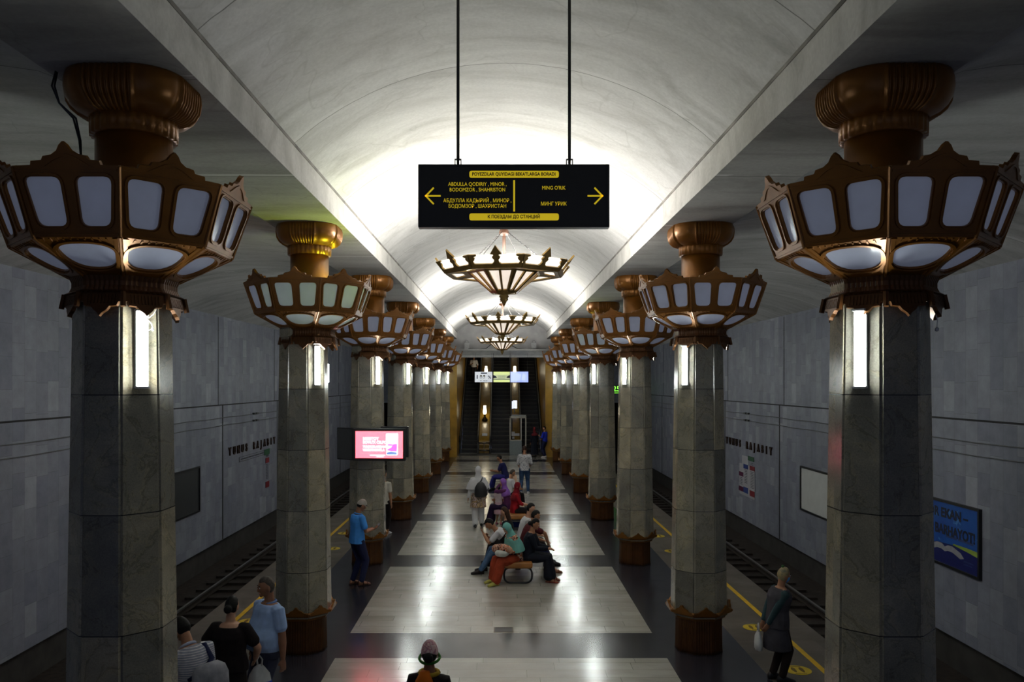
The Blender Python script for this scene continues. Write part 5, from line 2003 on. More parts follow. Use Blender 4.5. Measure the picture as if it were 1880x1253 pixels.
    # ---- face
    if face:
        bm = bmesh.new()
        for sg in (1, -1):
            vs = ball(bm, (0, 0, 0), (0.014 * s, 0.009 * s, 0.008 * s), 10, 6)
            for v in vs:
                v.co = H + hm @ (v.co + Vector((sg * 0.030, 0.084, 0.012)) * s)
        part('eyes', bm, EYEW)
        bm = bmesh.new()
        for sg in (1, -1):
            vs = ball(bm, (0, 0, 0), (0.006 * s, 0.005 * s, 0.007 * s), 8, 6)
            for v in vs:
                v.co = H + hm @ (v.co + Vector((sg * 0.030, 0.0915, 0.012)) * s)
            vs = ball(bm, (0, 0, 0), (0.020 * s, 0.008 * s, 0.005 * s), 8, 6)
            for v in vs:
                v.co = H + hm @ (v.co + Vector((sg * 0.031, 0.086, 0.034)) * s)
        part('pupils_and_brows', bm, HAIRB)
        bm = bmesh.new()
        vs = ball(bm, (0, 0, 0), (0.022 * s, 0.010 * s, 0.007 * s), 10, 6)
        for v in vs:
            v.co = H + hm @ (v.co + Vector((0, 0.086, -0.058)) * s)
        part('lips', bm, LIPS)
    # ---- shoes
    if shoes:
        m, kind = shoes
        for sg in (1, -1):
            hp, kn, an = legs[sg]
            fy_ = R(footyaw[0 if sg > 0 else 1] - sg * 6)
            fd = Vector((-math.sin(fy_), math.cos(fy_), 0))
            fx = Vector((fd.y, -fd.x, 0))
            z0 = an.z - 0.085 * s
            bm = bmesh.new()
            prof = ((-0.078, 0.026, 0.040), (-0.055, 0.040, 0.056), (0.02, 0.043, 0.056), (0.09, 0.049, 0.042), (0.155, 0.048, 0.030), (0.20, 0.030, 0.022))
            if kind == 'sandal':
                prof = [(yy, wd, 0.010) for yy, wd, ht in prof]
            secs = []
            for yy, wd, ht in prof:
                c = Vector((an.x, an.y, 0)) + fd * yy * s
                c.z = z0 + ht * s
                secs.append((c, fx, up, wd * s, ht * s))
            loft(bm, secs, 12)
            if kind == 'sandal':
                for yy in (0.03, 0.12):
                    c = Vector((an.x, an.y, z0)) + fd * yy * s
                    tube(bm, [c + fx * 0.044 * s * math.cos(a) + up * (0.012 + (0.085 if yy < 0.1 else 0.058) * math.sin(a)) * s for a in [PI * q / 8 for q in range(9)]], 0.010 * s, 6)
            part('shoe' if kind == 'shoe' else 'sandal', bm, m)
    info = {'H': H, 'hm': hm, 'N': N, 'arms': arms, 'legs': legs, 's': s, 'spine': spine, 'body': body, 'part': part, 'M': Matrix.Translation((loc[0], loc[1], loc_z)) @ Matrix.Rotation(R(rz), 4, 'Z'), 'vx': vx}
    if extra:
        extra(info)
    return info


# ---- man in blue polo shirt looking at his telephone
BLUEP = cloth('sky_blue', (0.055, 0.26, 0.72))
NAVY = cloth('navy', (0.014, 0.018, 0.060))
pi = person('man in bright blue polo shirt and grey cap looking at a telephone', (-2.87, 16.05), -52, 1.70, lean=4, head=(-8, 26),
            hr=(0.13, 0.30, 1.12), hl=(-0.05, 0.30, 1.09), palm_r=(-0.6, 0, 1), palm_l=(0.6, 0, 1), pole_r=(0.6, -0.6, -1), pole_l=(-0.6, -0.6, -1), curl=0.7,
            skin=SKIND, top=(BLUEP, 'short', -0.16, 0.034, 'polo_shirt', BLUEP), bottom=('trousers', NAVY, 0.0), shoes=(cloth('brown_shoe', (0.05, 0.025, 0.02)), 'sandal'),
            hair=(HAIRB, 'short'), cap=cloth('cap_grey', (0.30, 0.28, 0.26)), face=True, voxel=0.010, fr=(0.10, 0.05, 0.085), fl=(-0.11, -0.04, 0.085))
M = pi['M']
t = empty('telephone')
t.matrix_world = M @ Matrix.Translation(Vector((0.045, 0.435, 1.145)) * pi['s']) @ Matrix.Rotation(R(-50), 4, 'X')
tag(t, 'black telephone held by the man in the blue polo shirt', 'telephone')
bm = bmesh.new()
box(bm, -0.037, 0.037, -0.004, 0.004, -0.075, 0.075)
bevel_all(bm, 0.003, 2)
done('case', bm, BLACKM, t)
bm = bmesh.new()
box(bm, -0.033, 0.033, -0.0055, -0.004, -0.068, 0.068)
done('screen', bm, mat('phone_screen', (0.25, 0.27, 0.32), 0.2), t)

# ---- heavy man in pale blue polo shirt
PALEB = cloth('pale_blue', (0.30, 0.42, 0.68), 0.14)
person('heavy man in pale blue polo shirt with arms hanging, by the second column', (-2.74, 9.46), 136, 1.74, lean=-3, head=(-16, 8), belly=0.15, build=1.26,
       hr=(0.30, 0.02, 0.80), hl=(-0.31, -0.02, 0.80), skin=SKIND, top=(PALEB, 'short', -0.02, 0.020, 'polo_shirt', cloth('collar_blue', (0.10, 0.16, 0.34))),
       bottom=('trousers', cloth('slate', (0.045, 0.05, 0.085)), 0.012), shoes=(BLACKM, 'shoe'), hair=(HAIRG, 'receding'), face=True, voxel=0.010)
# ---- woman in black dress seen from behind, carrying a plastic bag
BLACKC = cloth('black', (0.012, 0.008, 0.009))
wi = person('woman in black dress seen from behind, hair pinned up, hand at her side', (-3.02, 9.0), -6, 1.62, female=True, head=(0, 8), build=1.25,
            hr=(0.22, 0.20, 0.95), hl=(-0.26, 0.12, 0.94), pole_r=(1, -0.5, -0.1), pole_l=(-1, -0.5, -0.1), skin=SKINP,
            top=(BLACKC, 'short', -0.10, 0.016, 'dress_top'), bottom=('skirt', BLACKC, 0.42, 0.23), shoes=(BLACKM, 'shoe'), hair=(HAIRB, 'bun'), voxel=0.010)


def plastic_bag(name, label, loc, rz, w, hgt, m, m2=None, d=0.10):
    t = empty(name, loc, R(rz))
    tag(t, label, 'bag')
    bm = bmesh.new()
    secs = []
    for z, a, b in ((-hgt, 0.55, 0.5), (-hgt * 0.93, 0.85, 0.9), (-hgt * 0.6, 1.0, 1.0), (-hgt * 0.3, 0.85, 0.7), (-hgt * 0.08, 0.45, 0.35), (0.0, 0.2, 0.2)):
        secs.append((Vector((0, 0, z)), Vector((1, 0, 0)), Vector((0, 1, 0)), a * w * 0.5, b * d * 0.5))
    loft(bm, secs, 16)
    for v in bm.verts:
        v.co += Vector((math.sin(v.co.z * 60) * 0.006, math.sin(v.co.x * 90 + v.co.z * 40) * 0.006, 0))
    done('bag_body', bm, m, t, True)
    bm = bmesh.new()
    for sx in (-1, 1):
        tube(bm, [(sx * 0.02, 0, -0.02), (sx * 0.03, 0.0, 0.05), (0.0, 0, 0.10)], [0.012, 0.010, 0.008], 6)
    done('handle', bm, m, t, True)
    if m2:
        bm = bmesh.new()
        loft(bm, [(Vector((0, 0, z)), Vector((1, 0, 0)), Vector((0, 1, 0)), a * w * 0.5 + 0.004, b * d * 0.5 + 0.004) for z, a, b in ((-hgt * 0.94, 0.85, 0.9), (-hgt * 0.75, 0.95, 0.96), (-hgt * 0.55, 1.0, 1.0))], 16)
        done('print_band', bm, m2, t, True)
    return t


WHITEB = mat('bag_white', (0.62, 0.63, 0.62), 0.45, var=0.12, scale=14)
bp_ = wi['M'] @ (wi['arms'][1][2] + Vector((0.0, 0.07, -0.03)))
plastic_bag('plastic_bag', 'white and blue plastic bag hanging from the hand of the woman in black', (bp_.x + 0.02, bp_.y, bp_.z - 0.06), 20, 0.27, 0.36, WHITEB, cloth('bag_blue', (0.02, 0.06, 0.50)))

# ---- young man in white striped shirt bending his head, grey bag slung on his back
STRIPE = stripe_mat('cloth_white_stripe', (0.62, 0.60, 0.62), (0.26, 0.27, 0.34), 48, 2, 0.85, 0.72)
bi = person('young man in white striped shirt with bowed head beside the first column', (-2.98, 7.95), 46, 1.72, lean=26, side=-4, head=(12, 26), tilt=-4, build=1.12,
            hr=(0.20, 0.30, 0.85), hl=(-0.20, 0.30, 0.88), skin=SKIN, top=(STRIPE, 'short', -0.10, 0.022, 'shirt', cloth('collar_pale', (0.42, 0.45, 0.58))),
            bottom=('trousers', BLACKC, 0.01), shoes=(BLACKM, 'shoe'), hair=(HAIRB, 'short'), voxel=0.010)
Mb, sb, sp = bi['M'], bi['s'], bi['spine']
t = empty('sling_bag')
t.matrix_world = Mb
tag(t, 'grey bag with navy strap slung on the back of the young man in striped shirt', 'bag')
c, rv, fv, d = sp(0.34)
bm = bmesh.new()
secs = []
for q, a, b in ((-0.17, 0.10, 0.04), (-0.13, 0.17, 0.075), (0.0, 0.19, 0.085), (0.08, 0.17, 0.07), (0.13, 0.10, 0.03)):
    secs.append((c - fv * 0.185 + rv * 0.06 + d * q, rv, fv, a, b))
loft(bm, secs, 18)
done('bag_body', bm, cloth('bag_grey', (0.26, 0.26, 0.30), 0.3), t, True)
bm = bmesh.new()
c2, rv2, fv2, d2 = sp(0.62)
c3, rv3, fv3, d3 = sp(0.93)
tube(bm, [c3 + rv3 * 0.10 + d3 * 0.02, c3 + rv3 * 0.13 - fv3 * 0.08, c2 + rv2 * 0.14 - fv2 * 0.135, c2 + rv2 * 0.02 - fv2 * 0.15 - d2 * 0.1, c - fv * 0.14 - rv * 0.14 + d * 0.02], [0.016, 0.024, 0.026, 0.026, 0.02], 8)
done('strap', bm, NAVY, t, True)

# ---- person with a flowered kerchief at the bottom of the stairs
KERCH = print_mat('cloth_kerchief', [(0.30, (0.62, 0.55, 0.52)), (0.46, (0.66, 0.42, 0.40)), (0.55, (0.36, 0.12, 0.18)), (0.66, (0.60, 0.52, 0.50))], 16.0, 1.5)


def kerchief(i):
    bm = bmesh.new()
    head_verts(bm, i['H'], i['hm'], i['s'], lambda x, y, z: 0.9 + 0.27 * sm01(-0.30, 0.0, z + 0.2 * y))
    i['part']('kerchief', bm, KERCH, i['vx'] * 0.9, 2)
    bm = bmesh.new()
    tube(bm, [i['H'] + i['hm'] @ (Vector((0.095 * math.cos(a), 0.105 * math.sin(a) - 0.005, -0.035 + 0.03 * math.sin(a)))) for a in [2 * PI * k / 20 for k in range(21)]], 0.013, 6)
    i['part']('green_band', bm, cloth('green_band', (0.03, 0.13, 0.015)))
    bm = bmesh.new()
    tube(bm, [i['N'] + Vector((0.085 * math.cos(a), 0.08 * math.sin(a), 0.0)) for a in [2 * PI * k / 20 for k in range(21)]], 0.022, 6)
    i['part']('yellow_collar', bm, cloth('yellow_collar', (0.34, 0.22, 0.02)))
    bm = bmesh.new()
    c, rv, fv, d = i['spine'](0.72)
    loft(bm, [(c - fv * (0.085 if q in (-0.1, 0.17) else 0.095) + d * q - rv * 0.02, rv, fv, a, 0.06) for q, a in ((-0.1, 0.05), (-0.02, 0.09), (0.08, 0.085), (0.17, 0.04))], 14)
    i['part']('orange_patch', bm, cloth('orange_patch', (0.55, 0.13, 0.01)))


person('person in flowered pink kerchief and black top walking away, nearest to the stairs', (-0.675, 7.45), -10, 1.60, female=True, head=(8, 4), skin=SKIND, lean=6,
       hr=(0.24, 0.16, 0.86), hl=(-0.24, -0.10, 0.86), fr=(0.09, 0.24, 0.085), fl=(-0.09, -0.22, 0.10),
       top=(BLACKC, 'long', -0.20, 0.016), bottom=('trousers', BLACKC, 0.01), shoes=(BLACKM, 'shoe'), hair=(HAIRB, 'bun'), extra=kerchief, voxel=0.009)

# ---- old woman in grey coat and blue mask, bag behind her back
COATG = cloth('coat_grey', (0.062, 0.058, 0.070), 0.2)
SCARFG = print_mat('cloth_gold_scarf', [(0.3, (0.22, 0.19, 0.10)), (0.5, (0.36, 0.28, 0.14)), (0.7, (0.16, 0.17, 0.13))], 14.0, 1.0)


def oldwoman(i):
    s, H, hm, part = i['s'], i['H'], i['hm'], i['part']
    bm = bmesh.new()
    head_verts(bm, H, hm, s, lambda x, y, z: 0.9 + 0.22 * (1 - sm01(0.1, 0.5, y - 0.5 * z)) )
    i['part']('kerchief', bm, SCARFG, i['vx'], 2)
    bm = bmesh.new()
    vs = ball(bm, (0, 0, 0), 0.024 * s, 10, 8)
    for v in vs:
        v.co = H + hm @ (v.co + Vector((0, -0.035, 0.135)) * s)
    part('hair_clip', bm, cloth('clip_green', (0.06, 0.14, 0.05)))
    bm = bmesh.new()
    head_verts(bm, H, hm, s, lambda x, y, z: 0.88 + 0.24 * (sm01(0.35, 0.55, y) * sm01(0.05, -0.12, z) * sm01(-1.0, -0.85, z)))
    part('face_mask', bm, cloth('mask_blue', (0.10, 0.34, 0.75)), i['vx'] * 0.8, 2)
    # teal sleeves under the sleeveless coat
    bm = bmesh.new()
    for sg in (1, -1):
        sh, el, wr_ = i['arms'][sg]
        limb(bm, [sh, sh.lerp(el, 0.4), el, el.lerp(wr_, 0.5), el.lerp(wr_, 0.93)], [q * s for q in (0.074, 0.066, 0.056, 0.05, 0.042)])
    part('sleeves', bm, cloth('teal_sleeve', (0.032, 0.062, 0.070)), i['vx'])


oi_ = person('old woman in long grey coat and blue face mask, hands behind her back', (3.73, 10.9), -84, 1.52, female=True, lean=9, head=(-2, 8), build=1.2,
             hr=(0.08, -0.20, 0.86), hl=(-0.06, -0.22, 0.84), pole_r=(1, -0.6, 0), pole_l=(-1, -0.6, 0), skin=SKIN,
             top=(COATG, None, -0.20, 0.035, 'coat'), bottom=('trousers', cloth('dark_brown', (0.022, 0.014, 0.012)), 0.0), shoes=(BLACKM, 'shoe'), extra=oldwoman, face=True, voxel=0.010,
             fr=(0.09, 0.04, 0.085), fl=(-0.09, -0.03, 0.085))
bm = bmesh.new()      # skirt of the coat
s_ = oi_['s']
c0, rv, fv, d = oi_['spine'](0.28)
c1 = oi_['spine'](-0.10)[0]
loft(bm, [(c0, rv, fv, 0.185 * s_, 0.14 * s_), (c1, rv, fv, 0.205 * s_, 0.165 * s_), (Vector((0, 0, 0.66)) * s_, Vector((1, 0, 0)), Vector((0, 1, 0)), 0.225 * s_, 0.20 * s_), (Vector((0, 0.01, 0.50)) * s_, Vector((1, 0, 0)), Vector((0, 1, 0)), 0.23 * s_, 0.215 * s_)], 24)
oi_['part']('coat_skirt', bm, COATG, oi_['vx'])
pb_ = oi_['M'] @ (oi_['arms'][-1][2] + Vector((0.03, -0.05, -0.10)))
plastic_bag('plastic_bag', 'white plastic bag held behind the back of the old woman in grey', (pb_.x - 0.03, pb_.y, pb_.z - 0.02), 90, 0.20, 0.27, WHITEB)

# ---- woman in white with black backpack, walking away
WHITEC = cloth('white', (0.62, 0.61, 0.63), 0.06)
FLOWER = print_mat('cloth_flower_hem', [(0.36, (0.58, 0.52, 0.50)), (0.48, (0.45, 0.28, 0.10)), (0.54, (0.06, 0.05, 0.06)), (0.6, (0.56, 0.42, 0.40))], 9.0, 1.2)


def whitewoman(i):
    s = i['s']
    bm = bmesh.new()
    c1, rv, fv, d = i['spine'](-0.1)
    loft(bm, [(c1 + Vector((0, 0, q)) * s, rv, fv, a * s, b * s) for q, a, b in ((0.12, 0.195, 0.155), (-0.08, 0.215, 0.18), (-0.30, 0.235, 0.20))], 24)
    i['part']('flowered_hem', bm, FLOWER, i['vx'])


ww = person('woman in white headscarf and white trousers walking away with black backpack', (-0.64, 22.5), 4, 1.68, female=True, head=(0, 2), skin=SKIN, build=1.05,
            hr=(0.24, 0.14, 0.90), hl=(-0.28, -0.05, 0.84), fr=(0.10, 0.16, 0.085), fl=(-0.09, -0.16, 0.10),
            top=(WHITEC, 'long', -0.20, 0.03), bottom=('trousers', WHITEC, 0.022), shoes=(BLACKM, 'shoe'), hijab=(WHITEC, 0.55, 0.13), extra=whitewoman, voxel=0.012)
t = empty('backpack')
t.matrix_world = ww['M']
tag(t, 'black backpack on the back of the woman in white', 'backpack')
c, rv, fv, d = ww['spine'](0.36)
bm = bmesh.new()
loft(bm, [(c - fv * 0.25 + rv * 0.06 + d * q, rv, fv, a, b) for q, a, b in ((-0.20, 0.15, 0.07), (-0.15, 0.18, 0.085), (0.05, 0.165, 0.08), (0.17, 0.10, 0.05), (0.21, 0.05, 0.03))], 16)
done('pack', bm, BLACKM, t, True)
bm = bmesh.new()
c3 = ww['spine'](0.97)[0]
tube(bm, [c - fv * 0.20 - rv * 0.0 + d * 0.15, c3 - fv * 0.17 + rv * 0.08 - d * 0.06, c3 + rv * 0.12 + d * 0.015, c3 + fv * 0.16 + rv * 0.14 - d * 0.1], 0.02, 8)
tube(bm, [c - fv * 0.2 + rv * 0.2 + d * -0.08, c - fv * 0.12 + rv * 0.29 + d * 0.02], 0.02, 8)
done('strap', bm, BLACKM, t, True)

# ---- man in white patterned shirt, back turned
DOTS = print_mat('cloth_white_dots', [(0.40, (0.55, 0.55, 0.57)), (0.52, (0.50, 0.50, 0.53)), (0.60, (0.16, 0.16, 0.20))], 38.0, 0.2)
JEANS = cloth('jeans', (0.025, 0.055, 0.125), 0.25)
SNEAK = cloth('sneaker', (0.45, 0.45, 0.45), 0.5)
person('man in white patterned shirt and dark jeans standing with his back turned', (0.85, 29.2), 0, 1.74, head=(0, 14), skin=SKIND,
       hr=(0.20, 0.24, 0.98), hl=(-0.20, 0.24, 0.98), pole_r=(0.5, -1, -0.5), pole_l=(-0.5, -1, -0.5), top=(DOTS, 'rolled', -0.16, 0.022), bottom=('trousers', JEANS, 0.0),
       shoes=(SNEAK, 'shoe'), hair=(HAIRBR, 'short'), voxel=0.013, fr=(0.13, 0, 0.085), fl=(-0.13, 0, 0.085))
# ---- person mostly hidden behind the third column
person('person in cream shirt and white shoes half hidden behind the third column', (-3.13, 21.4), -20, 1.70, skin=SKIN, hair=(HAIRB, 'short'),
       hr=(0.22, 0.05, 0.80), top=(cloth('cream', (0.55, 0.52, 0.45)), 'short', -0.2, 0.025), bottom=('trousers', BLACKC), shoes=(WHITEC, 'shoe'), voxel=0.013)

SEAT = dict(pelvis=(0, 0, 0.545), knee=(0, 0.4, 1))
# ---- woman in teal headscarf with a swaddled baby on her lap
TEAL = cloth('teal', (0.16, 0.42, 0.38), 0.12)
RUSTC = cloth('rust_red', (0.30, 0.045, 0.018), 0.2)
PATT = print_mat('cloth_patterned', [(0.40, (0.012, 0.010, 0.012)), (0.43, (0.45, 0.09, 0.01)), (0.49, (0.50, 0.12, 0.02)), (0.505, (0.66, 0.58, 0.48)), (0.55, (0.62, 0.52, 0.42)), (0.57, (0.40, 0.06, 0.01)), (0.61, (0.012, 0.010, 0.012))], 9.0, 2.6)
ti = person('woman in teal headscarf and rust red trousers seated at the front end of the bench', (0.30, 16.35), 118, 1.60, female=True, lean=18, head=(10, 34), skin=SKINP, build=1.05, face=True,
            fr=(0.12, 0.50, 0.085), fl=(-0.13, 0.56, 0.085), hr=(0.08, 0.34, 0.72), hl=(-0.10, 0.32, 0.70), palm_r=(-1, 0, 0.6), palm_l=(1, 0, 0.6),
            top=(PATT, 'long', -0.20, 0.03, 'blouse'), bottom=('trousers', RUSTC, 0.045), shoes=(cloth('yellow_shoe', (0.45, 0.42, 0.10)), 'shoe'), hijab=(TEAL, 0.56, 0.09), voxel=0.010, **SEAT)
t = empty('swaddled_baby')
t.matrix_world = ti['M']
tag(t, 'baby wrapped in a patterned cloth on the lap of the woman in teal', 'baby')
s_ = ti['s']
bm = bmesh.new()
ax = Vector((0.86, 0.0, -0.10)).normalized()
o_ = Vector((-0.24, 0.34, 0.765)) * s_
loft(bm, [(o_ + ax * q, Vector((0, 1, 0)), Vector((0.1, 0, 1)), a, b) for q, a, b in ((-0.06, 0.06, 0.05), (0.02, 0.11, 0.09), (0.16, 0.135, 0.11), (0.32, 0.13, 0.105), (0.50, 0.10, 0.08), (0.60, 0.04, 0.04))], 14)
done('wrap', bm, PATT, t, True)
bm = bmesh.new()
loft(bm, [(o_ + ax * q + Vector((0, 0.055, -0.065)), Vector((0, 1, 0)), Vector((0, 0, 1)), a, b) for q, a, b in ((-0.06, 0.05, 0.04), (0.04, 0.12, 0.075), (0.2, 0.125, 0.08), (0.32, 0.06, 0.04))], 14)
done('white_blanket', bm, cloth('blanket_white', (0.60, 0.62, 0.58), 0.2), t, True)
bm = bmesh.new()
ball(bm, tuple(o_ - ax * 0.10 + Vector((0, 0, 0.01))), (0.062, 0.055, 0.055), 14, 10)
ball(bm, tuple(o_ - ax * 0.10 + Vector((0, 0.02, 0.064))), (0.012, 0.012, 0.012), 8, 6)
done('head', bm, SKINP, t, True)

# ---- man bent forward with his head in his hand
def black_vest(i):
    bm = bmesh.new()
    secs = []
    for t_, a, b in ((-0.16, 0.185, 0.135), (0.1, 0.178, 0.132), (0.3, 0.158, 0.122), (0.5, 0.165, 0.126), (0.66, 0.178, 0.132)):
        c, rv, fv, d = i['spine'](t_)
        secs.append((c, rv, fv, a * i['s'], b * i['s']))
    loft(bm, secs, 18)
    i['part']('black_panel', bm, BLACKC, i['vx'])


person('man in white and black shirt bent forward, head resting in his hand', (0.22, 17.1), 92, 1.72, lean=52, head=(4, 38), skin=SKIN,
       fr=(0.16, 0.58, 0.085), fl=(-0.12, 0.66, 0.085), hr=(0.05, 0.52, 0.78), hl=(-0.06, 0.60, 0.86), pole_r=(0.3, 0.6, -1), pole_l=(-0.2, 0.4, -1), palm_l=(0, -1, 0.3), palm_r=(-1, 0, 0),
       top=(WHITEC, 'short', 0.30, 0.018), bottom=('trousers', cloth('blue_jeans', (0.075, 0.14, 0.26), 0.25)), shoes=(cloth('dark_shoe', (0.035, 0.03, 0.03)), 'shoe'), hair=(HAIRB, 'short'), voxel=0.011,
       extra=black_vest, **SEAT)
# ---- brown-haired woman behind him
person('woman with brown hair and dark dress seated behind the bent man', (0.20, 17.95), 70, 1.62, female=True, lean=12, head=(0, 12), skin=SKINP,
       fr=(0.10, 0.46, 0.085), fl=(-0.10, 0.48, 0.085), hr=(0.08, 0.34, 0.68), hl=(-0.08, 0.34, 0.68), top=(cloth('dark_green', (0.012, 0.014, 0.016)), 'long', -0.15, 0.016),
       bottom=('seated_skirt', BLACKC), shoes=(BLACKM, 'shoe'), hair=(HAIRBR, 'long'), voxel=0.013, **SEAT)
# ---- woman in black with hands folded on her lap
INKC = cloth('ink_blue', (0.008, 0.010, 0.018))
person('woman in long ink-black dress seated facing the track, hands folded on her lap', (0.55, 16.42), -100, 1.64, female=True, lean=12, head=(-6, 18), skin=SKIN, build=1.08,
       fr=(0.08, 0.46, 0.085), fl=(-0.09, 0.48, 0.085), hr=(0.03, 0.42, 0.70), hl=(-0.03, 0.44, 0.71), palm_r=(-0.4, 0, -1), palm_l=(0.4, 0, -1),
       top=(INKC, 'long', -0.15, 0.025), bottom=('seated_skirt', INKC), shoes=(cloth('red_sandal', (0.22, 0.03, 0.02)), 'sandal'), hair=(HAIRB, 'bun'), voxel=0.010, face=True, **SEAT)
# ---- man in maroon shirt
person('man in maroon shirt seated with straight arm on his knee', (0.48, 17.12), -82, 1.74, lean=26, head=(-6, 14), skin=SKIN,
       fr=(0.12, 0.60, 0.085), fl=(-0.14, 0.52, 0.085), hr=(0.12, 0.50, 0.62), hl=(-0.10, 0.46, 0.64), pole_r=(0.4, 0, 1), palm_r=(0, 0, -1), palm_l=(0, 0, -1),
       top=(cloth('maroon', (0.075, 0.010, 0.014)), 'short', -0.12, 0.02), bottom=('trousers', NAVY, 0.0), shoes=(cloth('tan_sandal', (0.20, 0.09, 0.04)), 'sandal'), hair=(HAIRB, 'short'), voxel=0.011, face=True, **SEAT)
# ---- man in white shirt beyond him
person('man in white shirt and black trousers seated beyond the man in maroon', (0.46, 17.9), -86, 1.76, lean=20, head=(-10, 8), skin=SKINP,
       fr=(0.14, 0.62, 0.085), fl=(-0.14, 0.56, 0.085), hr=(0.14, 0.44, 0.64), hl=(-0.12, 0.44, 0.64), palm_r=(0, 0, -1), palm_l=(0, 0, -1),
       top=(WHITEC, 'short', -0.12, 0.02), bottom=('trousers', BLACKC, 0.01), shoes=(BLACKM, 'shoe'), hair=(HAIRB, 'short'), voxel=0.012, face=True, **SEAT)

# ---- second bench
person('woman in red dress and red headscarf seated sideways, bare forearm on her lap', (0.38, 22.35), -88, 1.62, female=True, lean=6, head=(-10, 6), skin=SKINP,
       fr=(0.10, 0.50, 0.085), fl=(-0.10, 0.54, 0.085), hr=(0.12, 0.40, 0.70), hl=(-0.08, 0.38, 0.68), top=(cloth('red', (0.26, 0.006, 0.012), 0.2), 'rolled', -0.2, 0.035), palm_r=(0, 0, -1), palm_l=(0, 0, -1),
       bottom=('seated_skirt', BLACKC), shoes=(BLACKM, 'shoe'), hijab=(cloth('dark_red', (0.17, 0.006, 0.014)), 0.3, 0.02), voxel=0.012, **SEAT)
person('woman in purple headscarf seated with a hand raised to her cheek', (0.16, 23.0), 84, 1.66, female=True, lean=8, head=(22, 10), skin=SKIN, face=True,
       fr=(0.10, 0.46, 0.085), fl=(-0.10, 0.50, 0.085), hr=(0.10, 0.32, 0.70), hl=(-0.05, 0.20, 1.18), pole_l=(-0.4, 0.3, -1), palm_l=(0.3, -1, 0), top=(cloth('plum', (0.10, 0.025, 0.10)), 'long', -0.2, 0.025),
       bottom=('seated_skirt', cloth('dark_purple', (0.018, 0.008, 0.035))), shoes=(BLACKM, 'shoe'), hijab=(cloth('purple', (0.24, 0.10, 0.42)), 0.26, 0.0), voxel=0.012, **SEAT)
person('small girl in pale pink dress standing by the seated woman in purple', (-0.07, 22.95), -25, 1.10, head=(0, 5), female=True, skin=SKIN,
       hr=(0.24, 0.10, 0.86), hl=(-0.24, 0.05, 0.84), top=(cloth('pink_white', (0.55, 0.46, 0.48)), 'short', 0.1, 0.02, 'dress_top'), bottom=('skirt', cloth('pink', (0.52, 0.34, 0.40)), 0.46, 0.24),
       shoes=(cloth('pink_shoe', (0.35, 0.12, 0.16)), 'shoe'), hair=(HAIRB, 'long'), voxel=0.011)
person('grey-haired person in white seated beyond the woman in red', (0.25, 25.6), -70, 1.64, lean=10, head=(0, 14), skin=SKIN, pelvis=(0, 0, 0.545), knee=(0, 0.4, 1),
       fr=(0.12, 0.48, 0.085), fl=(-0.12, 0.5, 0.085), hr=(0.1, 0.36, 0.68), hl=(-0.1, 0.36, 0.68), top=(WHITEC, 'short', -0.12, 0.025), bottom=('trousers', BLACKC), shoes=(BLACKM, 'shoe'), hair=(HAIRG, 'short'), voxel=0.013)
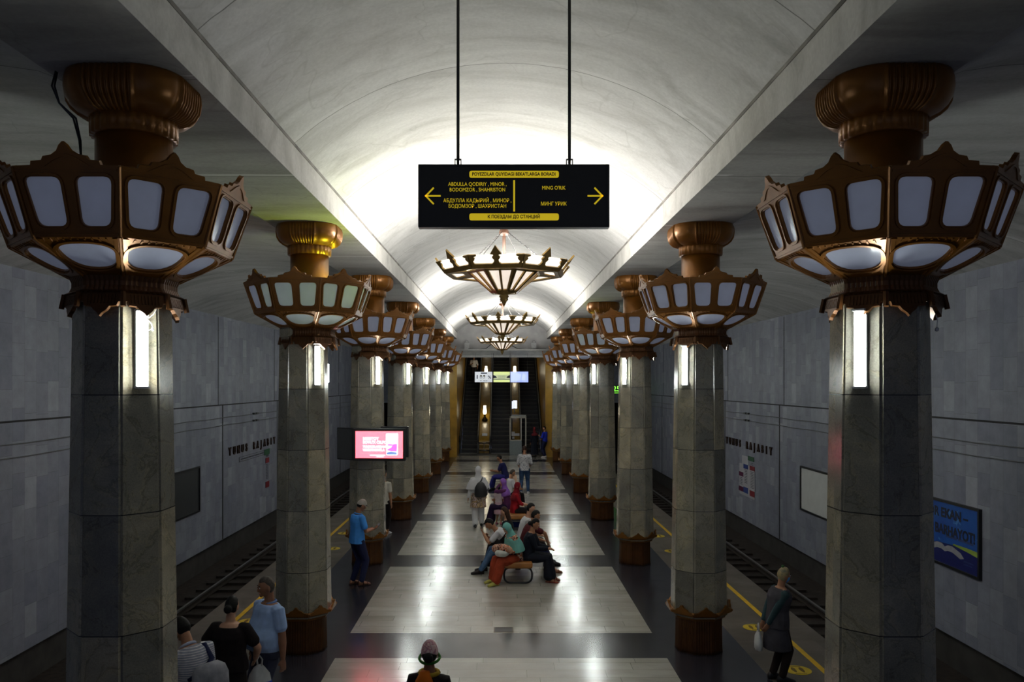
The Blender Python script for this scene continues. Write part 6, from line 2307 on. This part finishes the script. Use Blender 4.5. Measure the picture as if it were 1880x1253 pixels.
# stool-like end bench carrying that person
t = copy_tree(bench0)
t.location = (0.30, 26.6, 0)
tag(t, 'tan padded bench with the grey-haired person in white at its front end', 'bench', 'padded benches down the middle of the hall')
DBLUE = cloth('dark_blue', (0.012, 0.014, 0.075))
person('man in dark blue shirt and blue trousers seated alone on the farthest bench', (0.16, 30.2), 78, 1.74, lean=22, head=(0, 16), skin=SKIND,
       fr=(0.14, 0.50, 0.085), fl=(-0.14, 0.56, 0.085), hr=(0.05, 0.46, 0.72), hl=(-0.05, 0.46, 0.72), top=(DBLUE, 'short', -0.12, 0.022), bottom=('trousers', cloth('mid_blue', (0.02, 0.02, 0.16))), shoes=(BLACKM, 'shoe'),
       hair=(HAIRB, 'short'), voxel=0.013, **SEAT)
t = empty('bag', (0.42, 22.6, 0))
tag(t, 'dark blue bag standing under the bench of the woman in red', 'bag')
bm = bmesh.new()
loft(bm, [(Vector((0, 0, z)), Vector((1, 0, 0)), Vector((0, 1, 0)), a, b) for z, a, b in ((0.0, 0.15, 0.10), (0.03, 0.17, 0.12), (0.18, 0.15, 0.10), (0.25, 0.09, 0.05))], 16)
done('bag_body', bm, cloth('bag_navy', (0.015, 0.03, 0.16)), t, True)
bm = bmesh.new()
loft(bm, [(Vector((0, -0.005, z)), Vector((1, 0, 0)), Vector((0, 1, 0)), a + 0.003, b + 0.003) for z, a, b in ((0.15, 0.155, 0.106), (0.185, 0.148, 0.098))], 16)
done('pale_band', bm, WHITEC, t, True)

# ---- people at the escalators
person('person in dark dress and red headscarf standing beside the blue-shirted one', (1.80, 43.7), 30, 1.62, female=True, head=(-30, 4), skin=SKIN,
       top=(INKC, 'long', -0.1, 0.03), bottom=('skirt', INKC, 0.15, 0.26), shoes=(BLACKM, 'shoe'), hijab=(cloth('scarf_red', (0.12, 0.012, 0.016)), 0.25, 0.0), voxel=0.015)
person('person in vivid blue top standing by the ochre wall of the escalators', (2.36, 43.5), 60, 1.68, head=(20, 6), skin=SKIN, hl=(-0.16, 0.26, 1.2), hr=(0.2, 0.25, 1.0),
       top=(cloth('vivid_blue', (0.015, 0.03, 0.42)), 'rolled', -0.1, 0.025), bottom=('trousers', NAVY), shoes=(WHITEC, 'shoe'), hair=(HAIRB, 'short'), voxel=0.015)
yr = 53.3
person('person in white shirt and black trousers riding down the escalator', (-1.80, yr), 180, 1.68, head=(0, 8), skin=SKIN, loc_z=0.2309 * (int((yr - YE - 0.5) / 0.40) + 1) + 0.0,
       hr=(0.12, 0.26, 1.15), hl=(-0.24, 0.1, 0.9), top=(WHITEC, 'rolled', 0.0, 0.022), bottom=('trousers', BLACKC), shoes=(BLACKM, 'shoe'), hair=(HAIRB, 'short'), voxel=0.015,
       fr=(0.09, 0.0, 0.085), fl=(-0.09, 0.0, 0.085))
